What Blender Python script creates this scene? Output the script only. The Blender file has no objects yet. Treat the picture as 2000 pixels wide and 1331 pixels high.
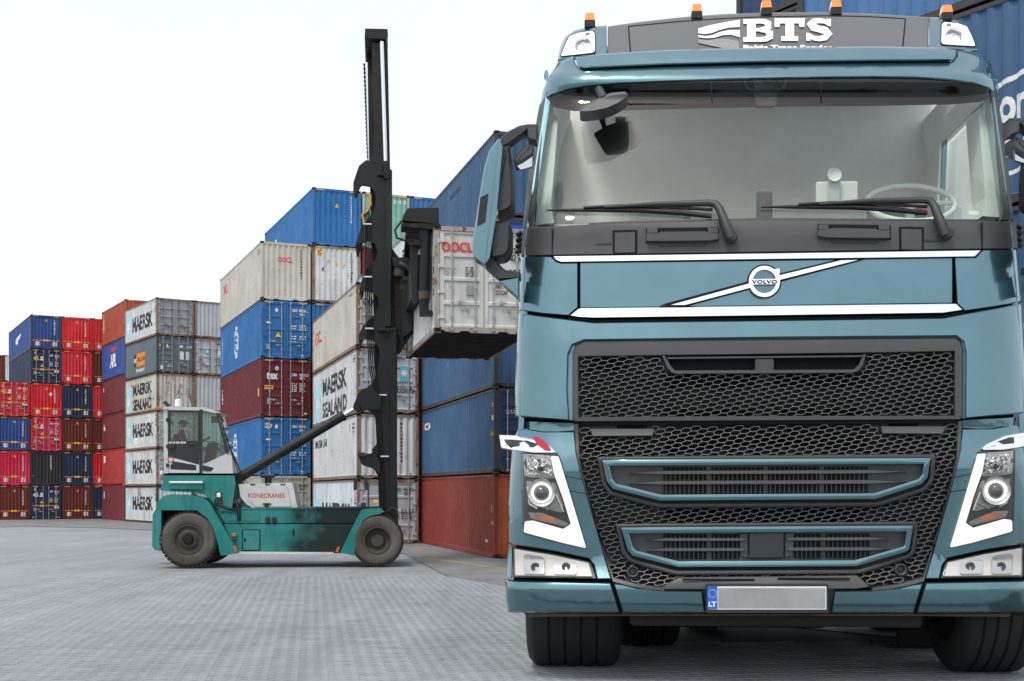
import bpy, bmesh, math, random
from mathutils import Vector, Matrix
random.seed(7)
SC = bpy.context.scene
COL = SC.collection
R = math.radians
# ------------------------------------------------------------------ camera, sky, sun, exposure
FPX, CX, HY, CH = 2450.0, 1000.0, 960.0, 2.1        # focal length (px of a 2000 px wide frame), principal column, horizon row, eye height
cd = bpy.data.cameras.new('camera'); cam = bpy.data.objects.new('camera', cd); COL.objects.link(cam)
cam.location = (0, 0, CH); cam.rotation_euler = (R(90), 0, 0)
cd.sensor_width = 36; cd.lens = 36*FPX/2000; cd.shift_y = (HY-665.5)/2000
cd.clip_start = .1; cd.clip_end = 3000
SC.camera = cam
w = bpy.data.worlds.new('World'); SC.world = w; w.use_nodes = True
nt = w.node_tree; nt.nodes.clear()
out = nt.nodes.new('ShaderNodeOutputWorld'); bg1 = nt.nodes.new('ShaderNodeBackground'); bg2 = nt.nodes.new('ShaderNodeBackground')
sky = nt.nodes.new('ShaderNodeTexSky'); sky.sky_type = 'NISHITA'; sky.sun_disc = False
sky.sun_elevation = R(59); sky.sun_rotation = R(208); sky.dust_density = 4
bg1.inputs[1].default_value = .06
nt.links.new(sky.outputs[0], bg1.inputs[0])
# thin even overcast over the sky: a pale cloud sheet, a little uneven
tc = nt.nodes.new('ShaderNodeTexCoord'); no = nt.nodes.new('ShaderNodeTexNoise'); no.inputs['Scale'].default_value = 1.6; no.inputs['Detail'].default_value = 3
cr = nt.nodes.new('ShaderNodeValToRGB'); cr.color_ramp.elements[0].color = (.93, .955, .97, 1); cr.color_ramp.elements[1].color = (1.0, 1.01, 1.01, 1)
nt.links.new(tc.outputs['Generated'], no.inputs['Vector']); nt.links.new(no.outputs['Fac'], cr.inputs[0]); nt.links.new(cr.outputs[0], bg2.inputs[0])
bg2.inputs[1].default_value = .75
ad = nt.nodes.new('ShaderNodeAddShader')
nt.links.new(bg1.outputs[0], ad.inputs[0]); nt.links.new(bg2.outputs[0], ad.inputs[1]); nt.links.new(ad.outputs[0], out.inputs[0])
sd = bpy.data.lights.new('sun', 'SUN'); sd.energy = 1.5; sd.angle = R(11); sd.color = (1, .97, .92)
sun = bpy.data.objects.new('sun', sd); COL.objects.link(sun)
sun.rotation_euler = (R(31), 0, R(-28))
SC.view_settings.view_transform = 'Standard'; SC.view_settings.look = 'None'
SC.view_settings.exposure = .22; SC.view_settings.gamma = 1; SC.view_settings.use_curve_mapping = False
SC.cycles.max_bounces = 8; SC.cycles.transparent_max_bounces = 16
# ------------------------------------------------------------------ helpers
def props(o, label=None, cat=None, group=None, kind=None):
    if label: o['label'] = label
    if cat: o['category'] = cat
    if group: o['group'] = group
    if kind: o['kind'] = kind
    return o
def thing(name, label, cat, loc=(0,0,0), rz=0, group=None):
    o = bpy.data.objects.new(name, None); o.empty_display_size = .3; COL.objects.link(o)
    o.location = loc; o.rotation_euler = (0, 0, rz)
    return props(o, label, cat, group)
def link(name, me, parent=None, mat=None, label=None):
    o = bpy.data.objects.new(name, me); COL.objects.link(o)
    if parent: o.parent = parent
    if mat:
        if not me.materials: me.materials.append(mat)
        elif me.materials[0] is not mat:
            o.material_slots[0].link = 'OBJECT'; o.material_slots[0].material = mat
    if label: o['label'] = label
    return o
class MB:
    """collects simple shapes into one mesh"""
    def __init__(s): s.v = []; s.f = []; s.m = []
    def add(s, vs, fs, mi=0):
        n = len(s.v); s.v += [tuple(v) for v in vs]; s.f += [tuple(i+n for i in f) for f in fs]; s.m += [mi]*len(fs); return s
    def box(s, a, b, mi=0):
        x0,y0,z0 = a; x1,y1,z1 = b
        return s.add([(x0,y0,z0),(x1,y0,z0),(x1,y1,z0),(x0,y1,z0),(x0,y0,z1),(x1,y0,z1),(x1,y1,z1),(x0,y1,z1)],
                     [(0,3,2,1),(4,5,6,7),(0,1,5,4),(1,2,6,5),(2,3,7,6),(3,0,4,7)], mi)
    def cbox(s, a, b, c=.01, mi=0):
        """box with chamfered edges"""
        bm = bmesh.new(); bmesh.ops.create_cube(bm, size=1)
        for v in bm.verts:
            v.co = Vector([(a[i]+b[i])/2 + v.co[i]*(b[i]-a[i]) for i in range(3)])
        bmesh.ops.bevel(bm, geom=bm.edges[:], offset=c, segments=1, affect='EDGES')
        bm.verts.index_update(); s.add([v.co[:] for v in bm.verts], [[v.index for v in f.verts] for f in bm.faces], mi); bm.free(); return s
    def prism(s, front, back, mi=0):
        n = len(front)
        return s.add(list(front)+list(back), [tuple(range(n)), tuple(range(2*n-1, n-1, -1))] + [(i, i+n, (i+1) % n+n, (i+1) % n) for i in range(n)], mi)
    def tube(s, pts, r, n=8, mi=0, cap=True):
        pts = [Vector(p) for p in pts]; rs = r if isinstance(r, (list, tuple)) else [r]*len(pts)
        vs = []; up = None
        for i, p in enumerate(pts):
            d = (pts[min(i+1, len(pts)-1)] - pts[max(i-1, 0)]).normalized()
            if up is None: up = Vector((0,0,1)) if abs(d.z) < .9 else Vector((1,0,0))
            a = d.cross(up).normalized(); b = a.cross(d).normalized(); up = b
            for k in range(n):
                t = 2*math.pi*k/n; vs.append(p + (a*math.cos(t) + b*math.sin(t))*rs[i])
        fs = []
        for i in range(len(pts)-1):
            for k in range(n): fs.append((i*n+k, i*n+(k+1) % n, (i+1)*n+(k+1) % n, (i+1)*n+k))
        if cap: fs.append(tuple(range(n-1, -1, -1))); fs.append(tuple((len(pts)-1)*n+k for k in range(n)))
        return s.add(vs, fs, mi)
    def lathe(s, prof, c=(0,0,0), axis='x', n=48, mi=0):
        """prof: (along, radius) closed or open list turned about an axis through c"""
        vs = []; m = len(prof)
        for k in range(n):
            t = 2*math.pi*k/n; ca, sa = math.cos(t), math.sin(t)
            for (l, r) in prof:
                if axis == 'x': vs.append((c[0]+l, c[1]+r*ca, c[2]+r*sa))
                elif axis == 'y': vs.append((c[0]+r*ca, c[1]+l, c[2]+r*sa))
                else: vs.append((c[0]+r*ca, c[1]+r*sa, c[2]+l))
        fs = [(k*m+i, k*m+i+1, ((k+1) % n)*m+i+1, ((k+1) % n)*m+i) for k in range(n) for i in range(m-1)]
        return s.add(vs, fs, mi)
    def mesh(s, name='mesh', smooth=None, fix=True):
        me = bpy.data.meshes.new(name); me.from_pydata(s.v, [], s.f)
        if any(s.m): me.polygons.foreach_set('material_index', s.m)
        if fix:
            bm = bmesh.new(); bm.from_mesh(me); bmesh.ops.recalc_face_normals(bm, faces=bm.faces[:]); bm.to_mesh(me); bm.free()
        if smooth is not None:
            me.polygons.foreach_set('use_smooth', [True]*len(me.polygons)); me.set_sharp_from_angle(angle=R(smooth))
        me.update(); return me
    def build(s, name, mats, parent=None, smooth=None, label=None, fix=True):
        me = s.mesh(name, smooth, fix)
        for m in (mats if isinstance(mats, (list, tuple)) else [mats]): me.materials.append(m)
        return link(name, me, parent, None, label)
class Frame:
    """a thing's own axes on the ground; at() finds where the sight line through a photo pixel meets the plane y of these axes"""
    def __init__(s, X, Y, yaw): s.O = Vector((X, Y, 0)); s.yaw = yaw; s.ex = Vector((math.cos(yaw), math.sin(yaw), 0)); s.ey = Vector((-math.sin(yaw), math.cos(yaw), 0))
    def at(s, px, py, y=0):
        d = Vector(((px-CX)/FPX, 1, (HY-py)/FPX)); c = Vector((0, 0, CH))
        k = (y - (c-s.O).dot(s.ey))/d.dot(s.ey); p = c + d*k - s.O
        return Vector((p.dot(s.ex), y, p.z))
def lerp_tab(tab, t):
    if t <= tab[0][0]: return tab[0][1]
    for (a, u), (b, v) in zip(tab, tab[1:]):
        if t <= b: return u + (v-u)*(t-a)/(b-a)
    return tab[-1][1]
def arc(cx, cy, r, a0, a1, n=8, ry=None):
    ry = ry or r
    return [(cx + r*math.cos(R(a0+(a1-a0)*i/n)), cy + ry*math.sin(R(a0+(a1-a0)*i/n))) for i in range(n+1)]
def rounded(pts, r, n=4):
    """rounds the corners of a polygon"""
    o = []; m = len(pts)
    for i in range(m):
        p = Vector(pts[i]).to_2d(); a = Vector(pts[i-1]).to_2d(); b = Vector(pts[(i+1) % m]).to_2d()
        rr = min(r, (a-p).length*.45, (b-p).length*.45)
        u = p + (a-p).normalized()*rr; v = p + (b-p).normalized()*rr
        for k in range(n+1):
            t = k/n; q = u*(1-t)**2 + p*2*t*(1-t) + v*t*t; o.append((q.x, q.y))
    return o
def sheet2d(poly, ch=0, chd=0, grid=None):
    """flat polygon (x, y) cut by a grid, third coordinate = how far the chamfered rim falls back"""
    bm = bmesh.new(); f = bm.faces.new([bm.verts.new((x, y, 0)) for x, y in poly]); bm.normal_update()
    if f.normal.z < 0: bmesh.ops.reverse_faces(bm, faces=[f]); bm.normal_update()
    if ch:
        outer = list(f.verts)
        bmesh.ops.inset_region(bm, faces=[f], thickness=ch, use_even_offset=True, use_boundary=True)
        for v in outer: v.co.z = chd
    bmesh.ops.triangulate(bm, faces=bm.faces[:])
    if grid:
        xs = [p[0] for p in poly]; ys = [p[1] for p in poly]
        gx, gy = grid if isinstance(grid, tuple) else (grid, grid)
        n = int((max(xs)-min(xs))/gx)
        for i in range(1, n+1): bmesh.ops.bisect_plane(bm, geom=bm.verts[:]+bm.edges[:]+bm.faces[:], plane_co=(min(xs)+gx*i, 0, 0), plane_no=(1, 0, 0), dist=1e-5)
        n = int((max(ys)-min(ys))/gy)
        for i in range(1, n+1): bmesh.ops.bisect_plane(bm, geom=bm.verts[:]+bm.edges[:]+bm.faces[:], plane_co=(0, min(ys)+gy*i, 0), plane_no=(0, 1, 0), dist=1e-5)
    return bm
def panel(name, fr, poly, mat, depth, parent, thick=.05, ch=2.5, chd=.02, grid=(28, 40), smooth=40, label=None):
    """body panel: outline given in photo pixels, laid on the depth(px, py) surface of frame fr, with a chamfered rim and real thickness"""
    bm = sheet2d(poly, ch, chd, grid)
    df = depth if callable(depth) else (lambda a, b: depth)
    fn = {}
    bm.verts.index_update()
    for v in bm.verts:
        x, y, z = v.co
        if z < 1e-6:
            a, b, c, d = fr.at(x-1, y, df(x-1, y)), fr.at(x+1, y, df(x+1, y)), fr.at(x, y-1, df(x, y-1)), fr.at(x, y+1, df(x, y+1))
            n = (b-a).cross(c-d).normalized(); fn[v.index] = -n if n.y > 0 else n
        v.co = fr.at(x, y, df(x, y) + z)
    nf = len(bm.faces)
    be = [e for e in bm.edges if e.is_boundary]
    g = bmesh.ops.extrude_edge_only(bm, edges=be)
    for v in [x for x in g['geom'] if isinstance(x, bmesh.types.BMVert)]: v.co.y += thick
    bmesh.ops.recalc_face_normals(bm, faces=bm.faces[:])
    s = sum((f.normal.y*f.calc_area() for f in bm.faces))
    if s > 0: bmesh.ops.reverse_faces(bm, faces=bm.faces[:])
    me = bpy.data.meshes.new(name); bm.to_mesh(me); bm.free()
    me.polygons.foreach_set('use_smooth', [True]*len(me.polygons))
    cn = []
    for p in me.polygons:
        fr_ = all(i in fn for i in p.vertices)
        for i in p.vertices: cn.append(fn[i] if fr_ else p.normal.copy())
    me.normals_split_custom_set(cn)
    me.materials.append(mat)
    return link(name, me, parent, None, label)
def prism_px(mb, fr, poly, y0, y1, mi=0):
    """true extrusion in depth of an outline given in pixels at plane y0"""
    a = [fr.at(x, y, y0) for x, y in poly]
    return mb.prism(a, [Vector((p.x, y1, p.z)) for p in a], mi)
def inside(p, poly):
    x, y = p; r = False; n = len(poly)
    for i in range(n):
        x1, y1 = poly[i]; x2, y2 = poly[(i+1) % n]
        if (y1 > y) != (y2 > y) and x < (x2-x1)*(y-y1)/(y2-y1)+x1: r = not r
    return r
# ------------------------------------------------------------------ text
_tx = {}
def text2d(s, bold=0.0, align='LEFT', spacing=1.0):
    k = (s, bold, align, spacing)
    if k not in _tx:
        cu = bpy.data.curves.new('lettering', 'FONT'); cu.body = s; cu.size = 1; cu.offset = bold; cu.align_x = align; cu.space_character = spacing; cu.resolution_u = 3
        o = bpy.data.objects.new('lettering', cu); COL.objects.link(o)
        dg = bpy.context.evaluated_depsgraph_get(); me = bpy.data.meshes.new_from_object(o.evaluated_get(dg))
        vs = [v.co.copy() for v in me.vertices]; fs = [tuple(p.vertices) for p in me.polygons]
        bpy.data.objects.remove(o); bpy.data.curves.remove(cu); bpy.data.meshes.remove(me)
        _tx[k] = (vs, fs)
    return _tx[k]
def fit_text(s, x0, x1, ybase, h, bold=.02, spacing=1.0):
    """2-D glyph mesh scaled so that it spans x0..x1 and has cap height h above ybase (y up)"""
    vs, fs = text2d(s, bold, 'LEFT', spacing)
    a = min(v.x for v in vs); b = max(v.x for v in vs); lo = 0.0; hi = max(v.y for v in vs)
    return [(x0 + (v.x-a)/(b-a)*(x1-x0), ybase + (v.y-lo)/(hi-lo)*h) for v in vs], fs
# ------------------------------------------------------------------ materials
def nmat(name):
    m = bpy.data.materials.new(name); m.use_nodes = True; nt = m.node_tree
    return m, nt, nt.nodes['Principled BSDF']
def N(nt, typ, **kw):
    n = nt.nodes.new(typ)
    for k, v in kw.items():
        if k in n.inputs: n.inputs[k].default_value = v
        else: setattr(n, k, v)
    return n
def simple(name, col, rough=.5, metal=0, coat=0, emit=None, estr=0, bump=0, bscale=60, var=0, vscale=3, spec=.5):
    m, nt, p = nmat(name)
    p.inputs['Base Color'].default_value = (*col, 1); p.inputs['Roughness'].default_value = rough; p.inputs['Metallic'].default_value = metal
    p.inputs['Coat Weight'].default_value = coat; p.inputs['Coat Roughness'].default_value = .04; p.inputs['Specular IOR Level'].default_value = spec
    if emit: p.inputs['Emission Color'].default_value = (*emit, 1); p.inputs['Emission Strength'].default_value = estr
    tc = N(nt, 'ShaderNodeTexCoord')
    if var:
        n = N(nt, 'ShaderNodeTexNoise', Scale=vscale, Detail=6, Roughness=.65); nt.links.new(tc.outputs['Object'], n.inputs['Vector'])
        mr = N(nt, 'ShaderNodeMapRange'); mr.inputs[1].default_value = .3; mr.inputs[2].default_value = .7; mr.inputs[3].default_value = 1-var; mr.inputs[4].default_value = 1+var*.4
        nt.links.new(n.outputs['Fac'], mr.inputs[0])
        mx = N(nt, 'ShaderNodeVectorMath', operation='SCALE'); mx.inputs[0].default_value = col; nt.links.new(mr.outputs[0], mx.inputs['Scale']); nt.links.new(mx.outputs[0], p.inputs['Base Color'])
    if bump:
        n = N(nt, 'ShaderNodeTexNoise', Scale=bscale, Detail=4); nt.links.new(tc.outputs['Object'], n.inputs['Vector'])
        b = N(nt, 'ShaderNodeBump', Strength=bump, Distance=.01); nt.links.new(n.outputs['Fac'], b.inputs['Height']); nt.links.new(b.outputs[0], p.inputs['Normal'])
    return m
def worn(name, col, rust=.2, dirt=.3, rough=.55, fade=.15, rustcol=(.16, .055, .02), dirtcol=(.09, .075, .06), scale=1.0, grime=None):
    """old paint: faded patches, runs of dirt down the sheet, chips and blooms of rust"""
    m, nt, p = nmat(name); L = nt.links.new
    tc = N(nt, 'ShaderNodeTexCoord'); oi = N(nt, 'ShaderNodeObjectInfo')
    of = N(nt, 'ShaderNodeVectorMath', operation='ADD'); sc = N(nt, 'ShaderNodeMath', operation='MULTIPLY'); sc.inputs[1].default_value = 57.0
    L(oi.outputs['Random'], sc.inputs[0]); L(tc.outputs['Object'], of.inputs[0]); L(sc.outputs[0], of.inputs[1])
    def noise(s, sx=1, sy=1, sz=1, det=6, rg=.6):
        mp = N(nt, 'ShaderNodeMapping'); mp.inputs['Scale'].default_value = (sx*s*scale, sy*s*scale, sz*s*scale); L(of.outputs[0], mp.inputs['Vector'])
        n = N(nt, 'ShaderNodeTexNoise', Scale=1, Detail=det, Roughness=rg); L(mp.outputs[0], n.inputs['Vector']); return n.outputs['Fac']
    def ramp(src, a, b, lo=0, hi=1):
        r = N(nt, 'ShaderNodeMapRange'); r.inputs[1].default_value = a; r.inputs[2].default_value = b; r.inputs[3].default_value = lo; r.inputs[4].default_value = hi; L(src, r.inputs[0]); return r.outputs[0]
    def mix(fac, a, b):
        x = N(nt, 'ShaderNodeMix', data_type='RGBA'); L(fac, x.inputs[0])
        for i, c in ((6, a), (7, b)):
            if isinstance(c, tuple): x.inputs[i].default_value = (*c, 1)
            else: L(c, x.inputs[i])
        return x.outputs[2]
    g = sum(col)/3; pale = tuple(c*(1+fade*.6) + (g-c)*fade*.9 + .012*fade for c in col); deep = tuple(c*(1-fade*.8) for c in col)
    c = mix(ramp(noise(.7, det=8), .35, .65), deep, pale)
    st = ramp(noise(2.2, 2.2, 2.2, .16, det=5), .52, .75, 0, dirt)
    c = mix(st, c, dirtcol)
    mo = ramp(noise(9, det=8, rg=.75), .5, .8, 0, dirt*.6); c = mix(mo, c, dirtcol)
    if rust:
        a = ramp(noise(5, 1, 1, .45, det=10, rg=.72), .70-rust*.26, .75-rust*.22)
        c = mix(a, c, rustcol)
        a2 = ramp(noise(1.3, 1, 1, .3, det=8, rg=.7), .68-rust*.2, .85-rust*.2, 0, .55); c = mix(a2, c, tuple(.5*x+.5*y for x, y in zip(rustcol, col)))
    if grime:                                              # a sooty patch with its own place: (x0, x1, strength)
        sx = N(nt, 'ShaderNodeSeparateXYZ'); L(tc.outputs['Object'], sx.inputs[0])
        nn = noise(1.1, det=3, rg=.5); q = N(nt, 'ShaderNodeMath', operation='MULTIPLY_ADD'); L(nn, q.inputs[0]); q.inputs[1].default_value = 2.4; L(sx.outputs[0], q.inputs[2])
        a3 = ramp(q.outputs[0], grime[0]+1.2, grime[1]+1.2, 0, grime[2]); c = mix(a3, c, (.006, .006, .0055))
    L(c, p.inputs['Base Color'])
    p.inputs['Specular IOR Level'].default_value = .32; rr = ramp(noise(4, det=4), .3, .7, rough-.1, rough+.2); L(rr, p.inputs['Roughness'])
    b = N(nt, 'ShaderNodeBump', Strength=.35, Distance=.012); L(noise(2.6, det=5, rg=.55), b.inputs['Height']); L(b.outputs[0], p.inputs['Normal'])
    return m
def glass(name, tint=(.85, .9, .88), refl=1.0, rough=.01, base=.06):
    """clear sheet: fresnel reflection over a tinted view through"""
    m = bpy.data.materials.new(name); m.use_nodes = True; nt = m.node_tree; nt.nodes.clear(); L = nt.links.new
    o = N(nt, 'ShaderNodeOutputMaterial'); t = N(nt, 'ShaderNodeBsdfTransparent'); t.inputs[0].default_value = (*tint, 1)
    g = N(nt, 'ShaderNodeBsdfGlossy'); g.inputs['Roughness'].default_value = rough; g.inputs[0].default_value = (refl, refl, refl, 1)
    f = N(nt, 'ShaderNodeLayerWeight'); f.inputs[0].default_value = .5; mx = N(nt, 'ShaderNodeMixShader')
    pw = N(nt, 'ShaderNodeMath', operation='POWER'); pw.inputs[1].default_value = 5; L(f.outputs['Facing'], pw.inputs[0])
    ma = N(nt, 'ShaderNodeMath', operation='MULTIPLY_ADD'); L(pw.outputs[0], ma.inputs[0]); ma.inputs[1].default_value = .9; ma.inputs[2].default_value = base
    L(ma.outputs[0], mx.inputs[0]); L(t.outputs[0], mx.inputs[1]); L(g.outputs[0], mx.inputs[2]); L(mx.outputs[0], o.inputs[0])
    return m
# ------------------------------------------------------------------ ground: block paving, asphalt apron, yellow line
def paver_mat(name, pattern):
    m, nt, p = nmat(name); L = nt.links.new
    tc = N(nt, 'ShaderNodeTexCoord'); ge = N(nt, 'ShaderNodeNewGeometry'); oi = N(nt, 'ShaderNodeObjectInfo')
    def nz(s, det=6, rg=.6, vec=None):
        n = N(nt, 'ShaderNodeTexNoise', Scale=s, Detail=det, Roughness=rg); L(vec or ge.outputs['Position'], n.inputs['Vector']); return n.outputs['Fac']
    def mr(src, a, b, lo, hi):
        r = N(nt, 'ShaderNodeMapRange'); r.inputs[1].default_value = a; r.inputs[2].default_value = b; r.inputs[3].default_value = lo; r.inputs[4].default_value = hi; L(src, r.inputs[0]); return r.outputs[0]
    def mul(a, b, op='MULTIPLY'):
        x = N(nt, 'ShaderNodeMath', operation=op); L(a, x.inputs[0])
        if isinstance(b, float): x.inputs[1].default_value = b
        else: L(b, x.inputs[1])
        return x.outputs[0]
    big = mr(nz(.12, 5), .35, .65, .88, 1.08); mid = mr(nz(1.1, 6, .7), .3, .7, .92, 1.06); fine = mr(nz(38, 3, .8), .25, .75, .86, 1.1)
    v = mul(mul(big, mid), fine)
    if pattern:
        # far paving: the same rows of blocks, drawn as joints (too far away to tell one from the next)
        sx = N(nt, 'ShaderNodeSeparateXYZ'); L(ge.outputs['Position'], sx.inputs[0])
        br = N(nt, 'ShaderNodeTexBrick'); br.offset = 0; br.inputs['Scale'].default_value = 1; br.inputs['Mortar Size'].default_value = .004; br.inputs['Mortar Smooth'].default_value = .3
        br.inputs['Brick Width'].default_value = PW; br.inputs['Row Height'].default_value = PD; br.inputs['Color1'].default_value = (.93, .93, .93, 1); br.inputs['Color2'].default_value = (1.06, 1.06, 1.06, 1); br.inputs['Mortar'].default_value = (.62, .62, .62, 1)
        mp = N(nt, 'ShaderNodeMapping'); mp.inputs['Rotation'].default_value = (0, 0, -PYAW); L(ge.outputs['Position'], mp.inputs['Vector']); L(mp.outputs[0], br.inputs['Vector'])
        v = mul(v, br.outputs['Color'])
    else:
        isl = mr(ge.outputs['Random Per Island'], 0, 1, .93, 1.07); ob = mr(oi.outputs['Random'], 0, 1, .94, 1.06)
        v = mul(mul(v, isl), ob)
    # bands worn along the driving direction
    mp2 = N(nt, 'ShaderNodeMapping'); mp2.inputs['Rotation'].default_value = (0, 0, -PYAW); mp2.inputs['Scale'].default_value = (1.6, .07, 1); L(ge.outputs['Position'], mp2.inputs['Vector'])
    v = mul(v, mr(nz(1, 4, .6, mp2.outputs[0]), .35, .65, .88, 1.06))
    sc = N(nt, 'ShaderNodeVectorMath', operation='SCALE'); sc.inputs[0].default_value = (.268, .293, .310); L(v, sc.inputs['Scale'])
    # black tyre marks and spilled oil
    x = N(nt, 'ShaderNodeMix', data_type='RGBA'); L(mr(nz(.4, 8, .78), .56, .78, 0, .55), x.inputs[0]); L(sc.outputs[0], x.inputs[6]); x.inputs[7].default_value = (.12, .12, .125, 1)
    L(x.outputs[2], p.inputs['Base Color']); p.inputs['Roughness'].default_value = .82; p.inputs['Specular IOR Level'].default_value = .35
    b = N(nt, 'ShaderNodeBump', Strength=.5, Distance=.006); L(nz(55, 4, .8), b.inputs['Height']); L(b.outputs[0], p.inputs['Normal'])
    return m
PW, PD, PYAW = .34, .165, R(9)
m_pave = paver_mat('paving_far', True); m_paver = paver_mat('paver_concrete', False)
def ground_poly(name, pts, z, mat):
    me = bpy.data.meshes.new(name); me.from_pydata([(x, y, z) for x, y in pts], [], [tuple(range(len(pts)))]); me.materials.append(mat)
    o = bpy.data.objects.new(name, me); COL.objects.link(o); return props(o, kind='structure')
def gp(px, py): d = CH*FPX/(py-HY); return ((px-CX)/FPX*d, d)
ground_poly('ground', [(-900, -300), (900, -300), (900, 1500), (-900, 1500)], -.016, m_pave)
ground_poly('joint_sand', [(-9, 12.4), (14, 12.4), (14, 17.3), (4, 30.6), (-15, 30.6)], -.012, simple('sand_dark', (.05, .05, .048), .95))
m_asph = simple('asphalt', (.2, .2, .198), .9, var=.35, vscale=.8, bump=.6, bscale=50)
al = [gp(-200, 1031), gp(60, 1029), gp(180, 1031), gp(330, 1037), gp(560, 1052), gp(790, 1082)]
apron = al + [(-1.6, 31), (3, 21), (9, 14), (60, 14), (200, 400), (-200, 400)]
asph = ground_poly('asphalt_apron', apron, .004, m_asph)
m_yel = simple('road_paint_yellow', (.36, .28, .10), .8, var=.5, vscale=3)
yl = [gp(832, 1090), gp(1010, 1116)]
a, b = [Vector((*q, 0)) for q in yl]; dd = (b-a).normalized(); nn = Vector((-dd.y, dd.x, 0))*.13; b = b + dd*9
mb = MB().add([a-nn+Vector((0,0,.008)), b-nn+Vector((0,0,.008)), b+nn+Vector((0,0,.008)), a+nn+Vector((0,0,.008))], [(0,1,2,3)])
props(mb.build('yellow_line', m_yel), kind='structure')
# blocks: a zigzag-edged paver, laid in a bond; the nearest ones are pieces, the rest one joined sheet of real blocks
def paver_outline(wd, dp, z=.04):
    h = wd/2; q = dp/2
    top = [(-h, -q), (-h/2, -q+z), (0, -q), (h/2, -q+z), (h, -q)]
    bot = [(x, y+dp) for x, y in reversed(top)]
    return top + bot
ol = paver_outline(PW-.0015, PD-.038)
inner = [(x*.997, y*.88) for x, y in ol]; n = len(ol)
pv = [(x, y, 0) for x, y in inner] + [(x, y, -.010) for x, y in ol] + [(x, y, -.03) for x, y in ol]
pf = [tuple(range(n))] + [(i, i+n, (i+1) % n+n, (i+1) % n) for i in range(n)] + [(i+n, i+2*n, (i+1) % n+2*n, (i+1) % n+n) for i in range(n)]
pm = MB().add(pv, pf).mesh('paver'); pm.materials.append(m_paver)
ca, sa = math.cos(PYAW), math.sin(PYAW)
cells = []
for j in range(-10, 290):
    for i in range(-120, 90):
        lx = i*PW ; ly = j*PD
        X = lx*ca - ly*sa; Y = lx*sa + ly*ca
        if Y < 12.7 or Y > 31: continue
        px = CX + FPX*X/Y
        if px < -60 or px > 2080 or (px > 1300 and Y > 17.5): continue
        if inside((X, Y), apron) and inside((X-.4, Y-.5), apron) and inside((X, Y-.6), apron): continue
        cells.append((Y, X, i, j))
cells.sort()
near = [c for c in cells if CX+FPX*c[1]/c[0] < 1040 and c[0] > 13.7][:296]; ns = set(near)
gobj = bpy.data.objects['ground']
for Y, X, i, j in near:
    o = bpy.data.objects.new('paver', pm); COL.objects.link(o); o.parent = gobj
    o.location = (X, Y, random.uniform(-.002, .002)); o.rotation_euler = (random.gauss(0, .004), random.gauss(0, .004), PYAW+random.gauss(0, .006))
mb = MB()
for c in cells:
    if c in ns: continue
    Y, X = c[0], c[1]; a = PYAW+random.gauss(0, .006); c1, s1 = math.cos(a), math.sin(a); dz = random.uniform(-.002, .002)
    mb.add([(X+x*c1-y*s1, Y+x*s1+y*c1, z+dz) for x, y, z in pv], pf[:1+n])
o = mb.build('paving_blocks', m_paver, gobj, fix=False); o['kind'] = 'stuff'
# ------------------------------------------------------------------ containers
CM = {}
def cmat(k):
    if k in CM: return CM[k]
    t = {'red': ((.60, .008, .018), 0, .12), 'pink': ((.56, .008, .06), 0, .12), 'navy': ((.014, .03, .075), .05, .2), 'blue': ((.018, .065, .26), .1, .35),
     'black': ((.022, .026, .032), .1, .5), 'brown': ((.125, .02, .012), .05, .2), 'maroon': ((.16, .022, .028), .15, .3), 'redside': ((.38, .03, .03), .1, .2),
     'orange': ((.36, .06, .022), .2, .25), 'white': ((.56, .58, .59), .42, .6), 'cream': ((.50, .48, .42), .3, .4), 'sealand': ((.50, .50, .44), .55, .5),
     'silver': ((.42, .445, .48), .2, .35), 'doorgrey': ((.30, .325, .345), .35, .4), 'slate': ((.11, .15, .175), .15, .3), 'aplblue': ((.03, .075, .30), .15, .3),
     'csblue': ((.010, .135, .37), .1, .25), 'green': ((.17, .40, .32), .4, .35), 'tex': ((.13, .012, .02), .15, .3), 'steel': ((.035, .105, .225), .2, .35),
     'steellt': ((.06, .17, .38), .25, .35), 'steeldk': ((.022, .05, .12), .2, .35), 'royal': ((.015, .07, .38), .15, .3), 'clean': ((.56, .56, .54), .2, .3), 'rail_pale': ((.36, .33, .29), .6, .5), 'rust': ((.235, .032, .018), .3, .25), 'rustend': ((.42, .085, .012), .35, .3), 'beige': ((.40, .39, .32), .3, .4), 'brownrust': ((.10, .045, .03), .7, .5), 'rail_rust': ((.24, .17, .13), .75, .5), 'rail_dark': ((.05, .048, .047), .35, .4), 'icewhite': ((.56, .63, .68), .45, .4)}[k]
    CM[k] = worn('paint_'+k, t[0], rust=t[1], dirt=t[2]); return CM[k]
m_cast = worn('casting_steel', (.05, .042, .038), rust=.75, dirt=.4)
m_hole = simple('dark_hole', (.004, .004, .004), .9)
m_rodw = simple('galvanised_rod', (.42, .43, .43), .5, .3, var=.3, vscale=8); m_rodd = simple('rusty_rod', (.15, .12, .1), .7, var=.4, vscale=8)
m_tw = simple('marking_white', (.72, .73, .72), .6, var=.2, vscale=9); m_tk = simple('marking_black', (.02, .021, .024), .6); m_tr = simple('marking_red', (.62, .03, .025), .6)
m_ty = simple('sticker_yellow', (.75, .42, .02), .55); m_to = simple('stripe_orange', (.68, .22, .02), .55); m_tc = simple('marking_light_blue', (.35, .66, .75), .6, var=.2, vscale=6); m_tn = simple('marking_navy', (.02, .03, .1), .6)
m_tod = simple('stripe_tan', (.45, .25, .09), .6); m_tg = simple('sticker_grey', (.3, .3, .29), .6, var=.3, vscale=30); m_cyan = simple('sticker_cyan', (.08, .42, .55), .5); m_floor = simple('underside_steel', (.03, .028, .027), .8, var=.4, vscale=3)
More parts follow.
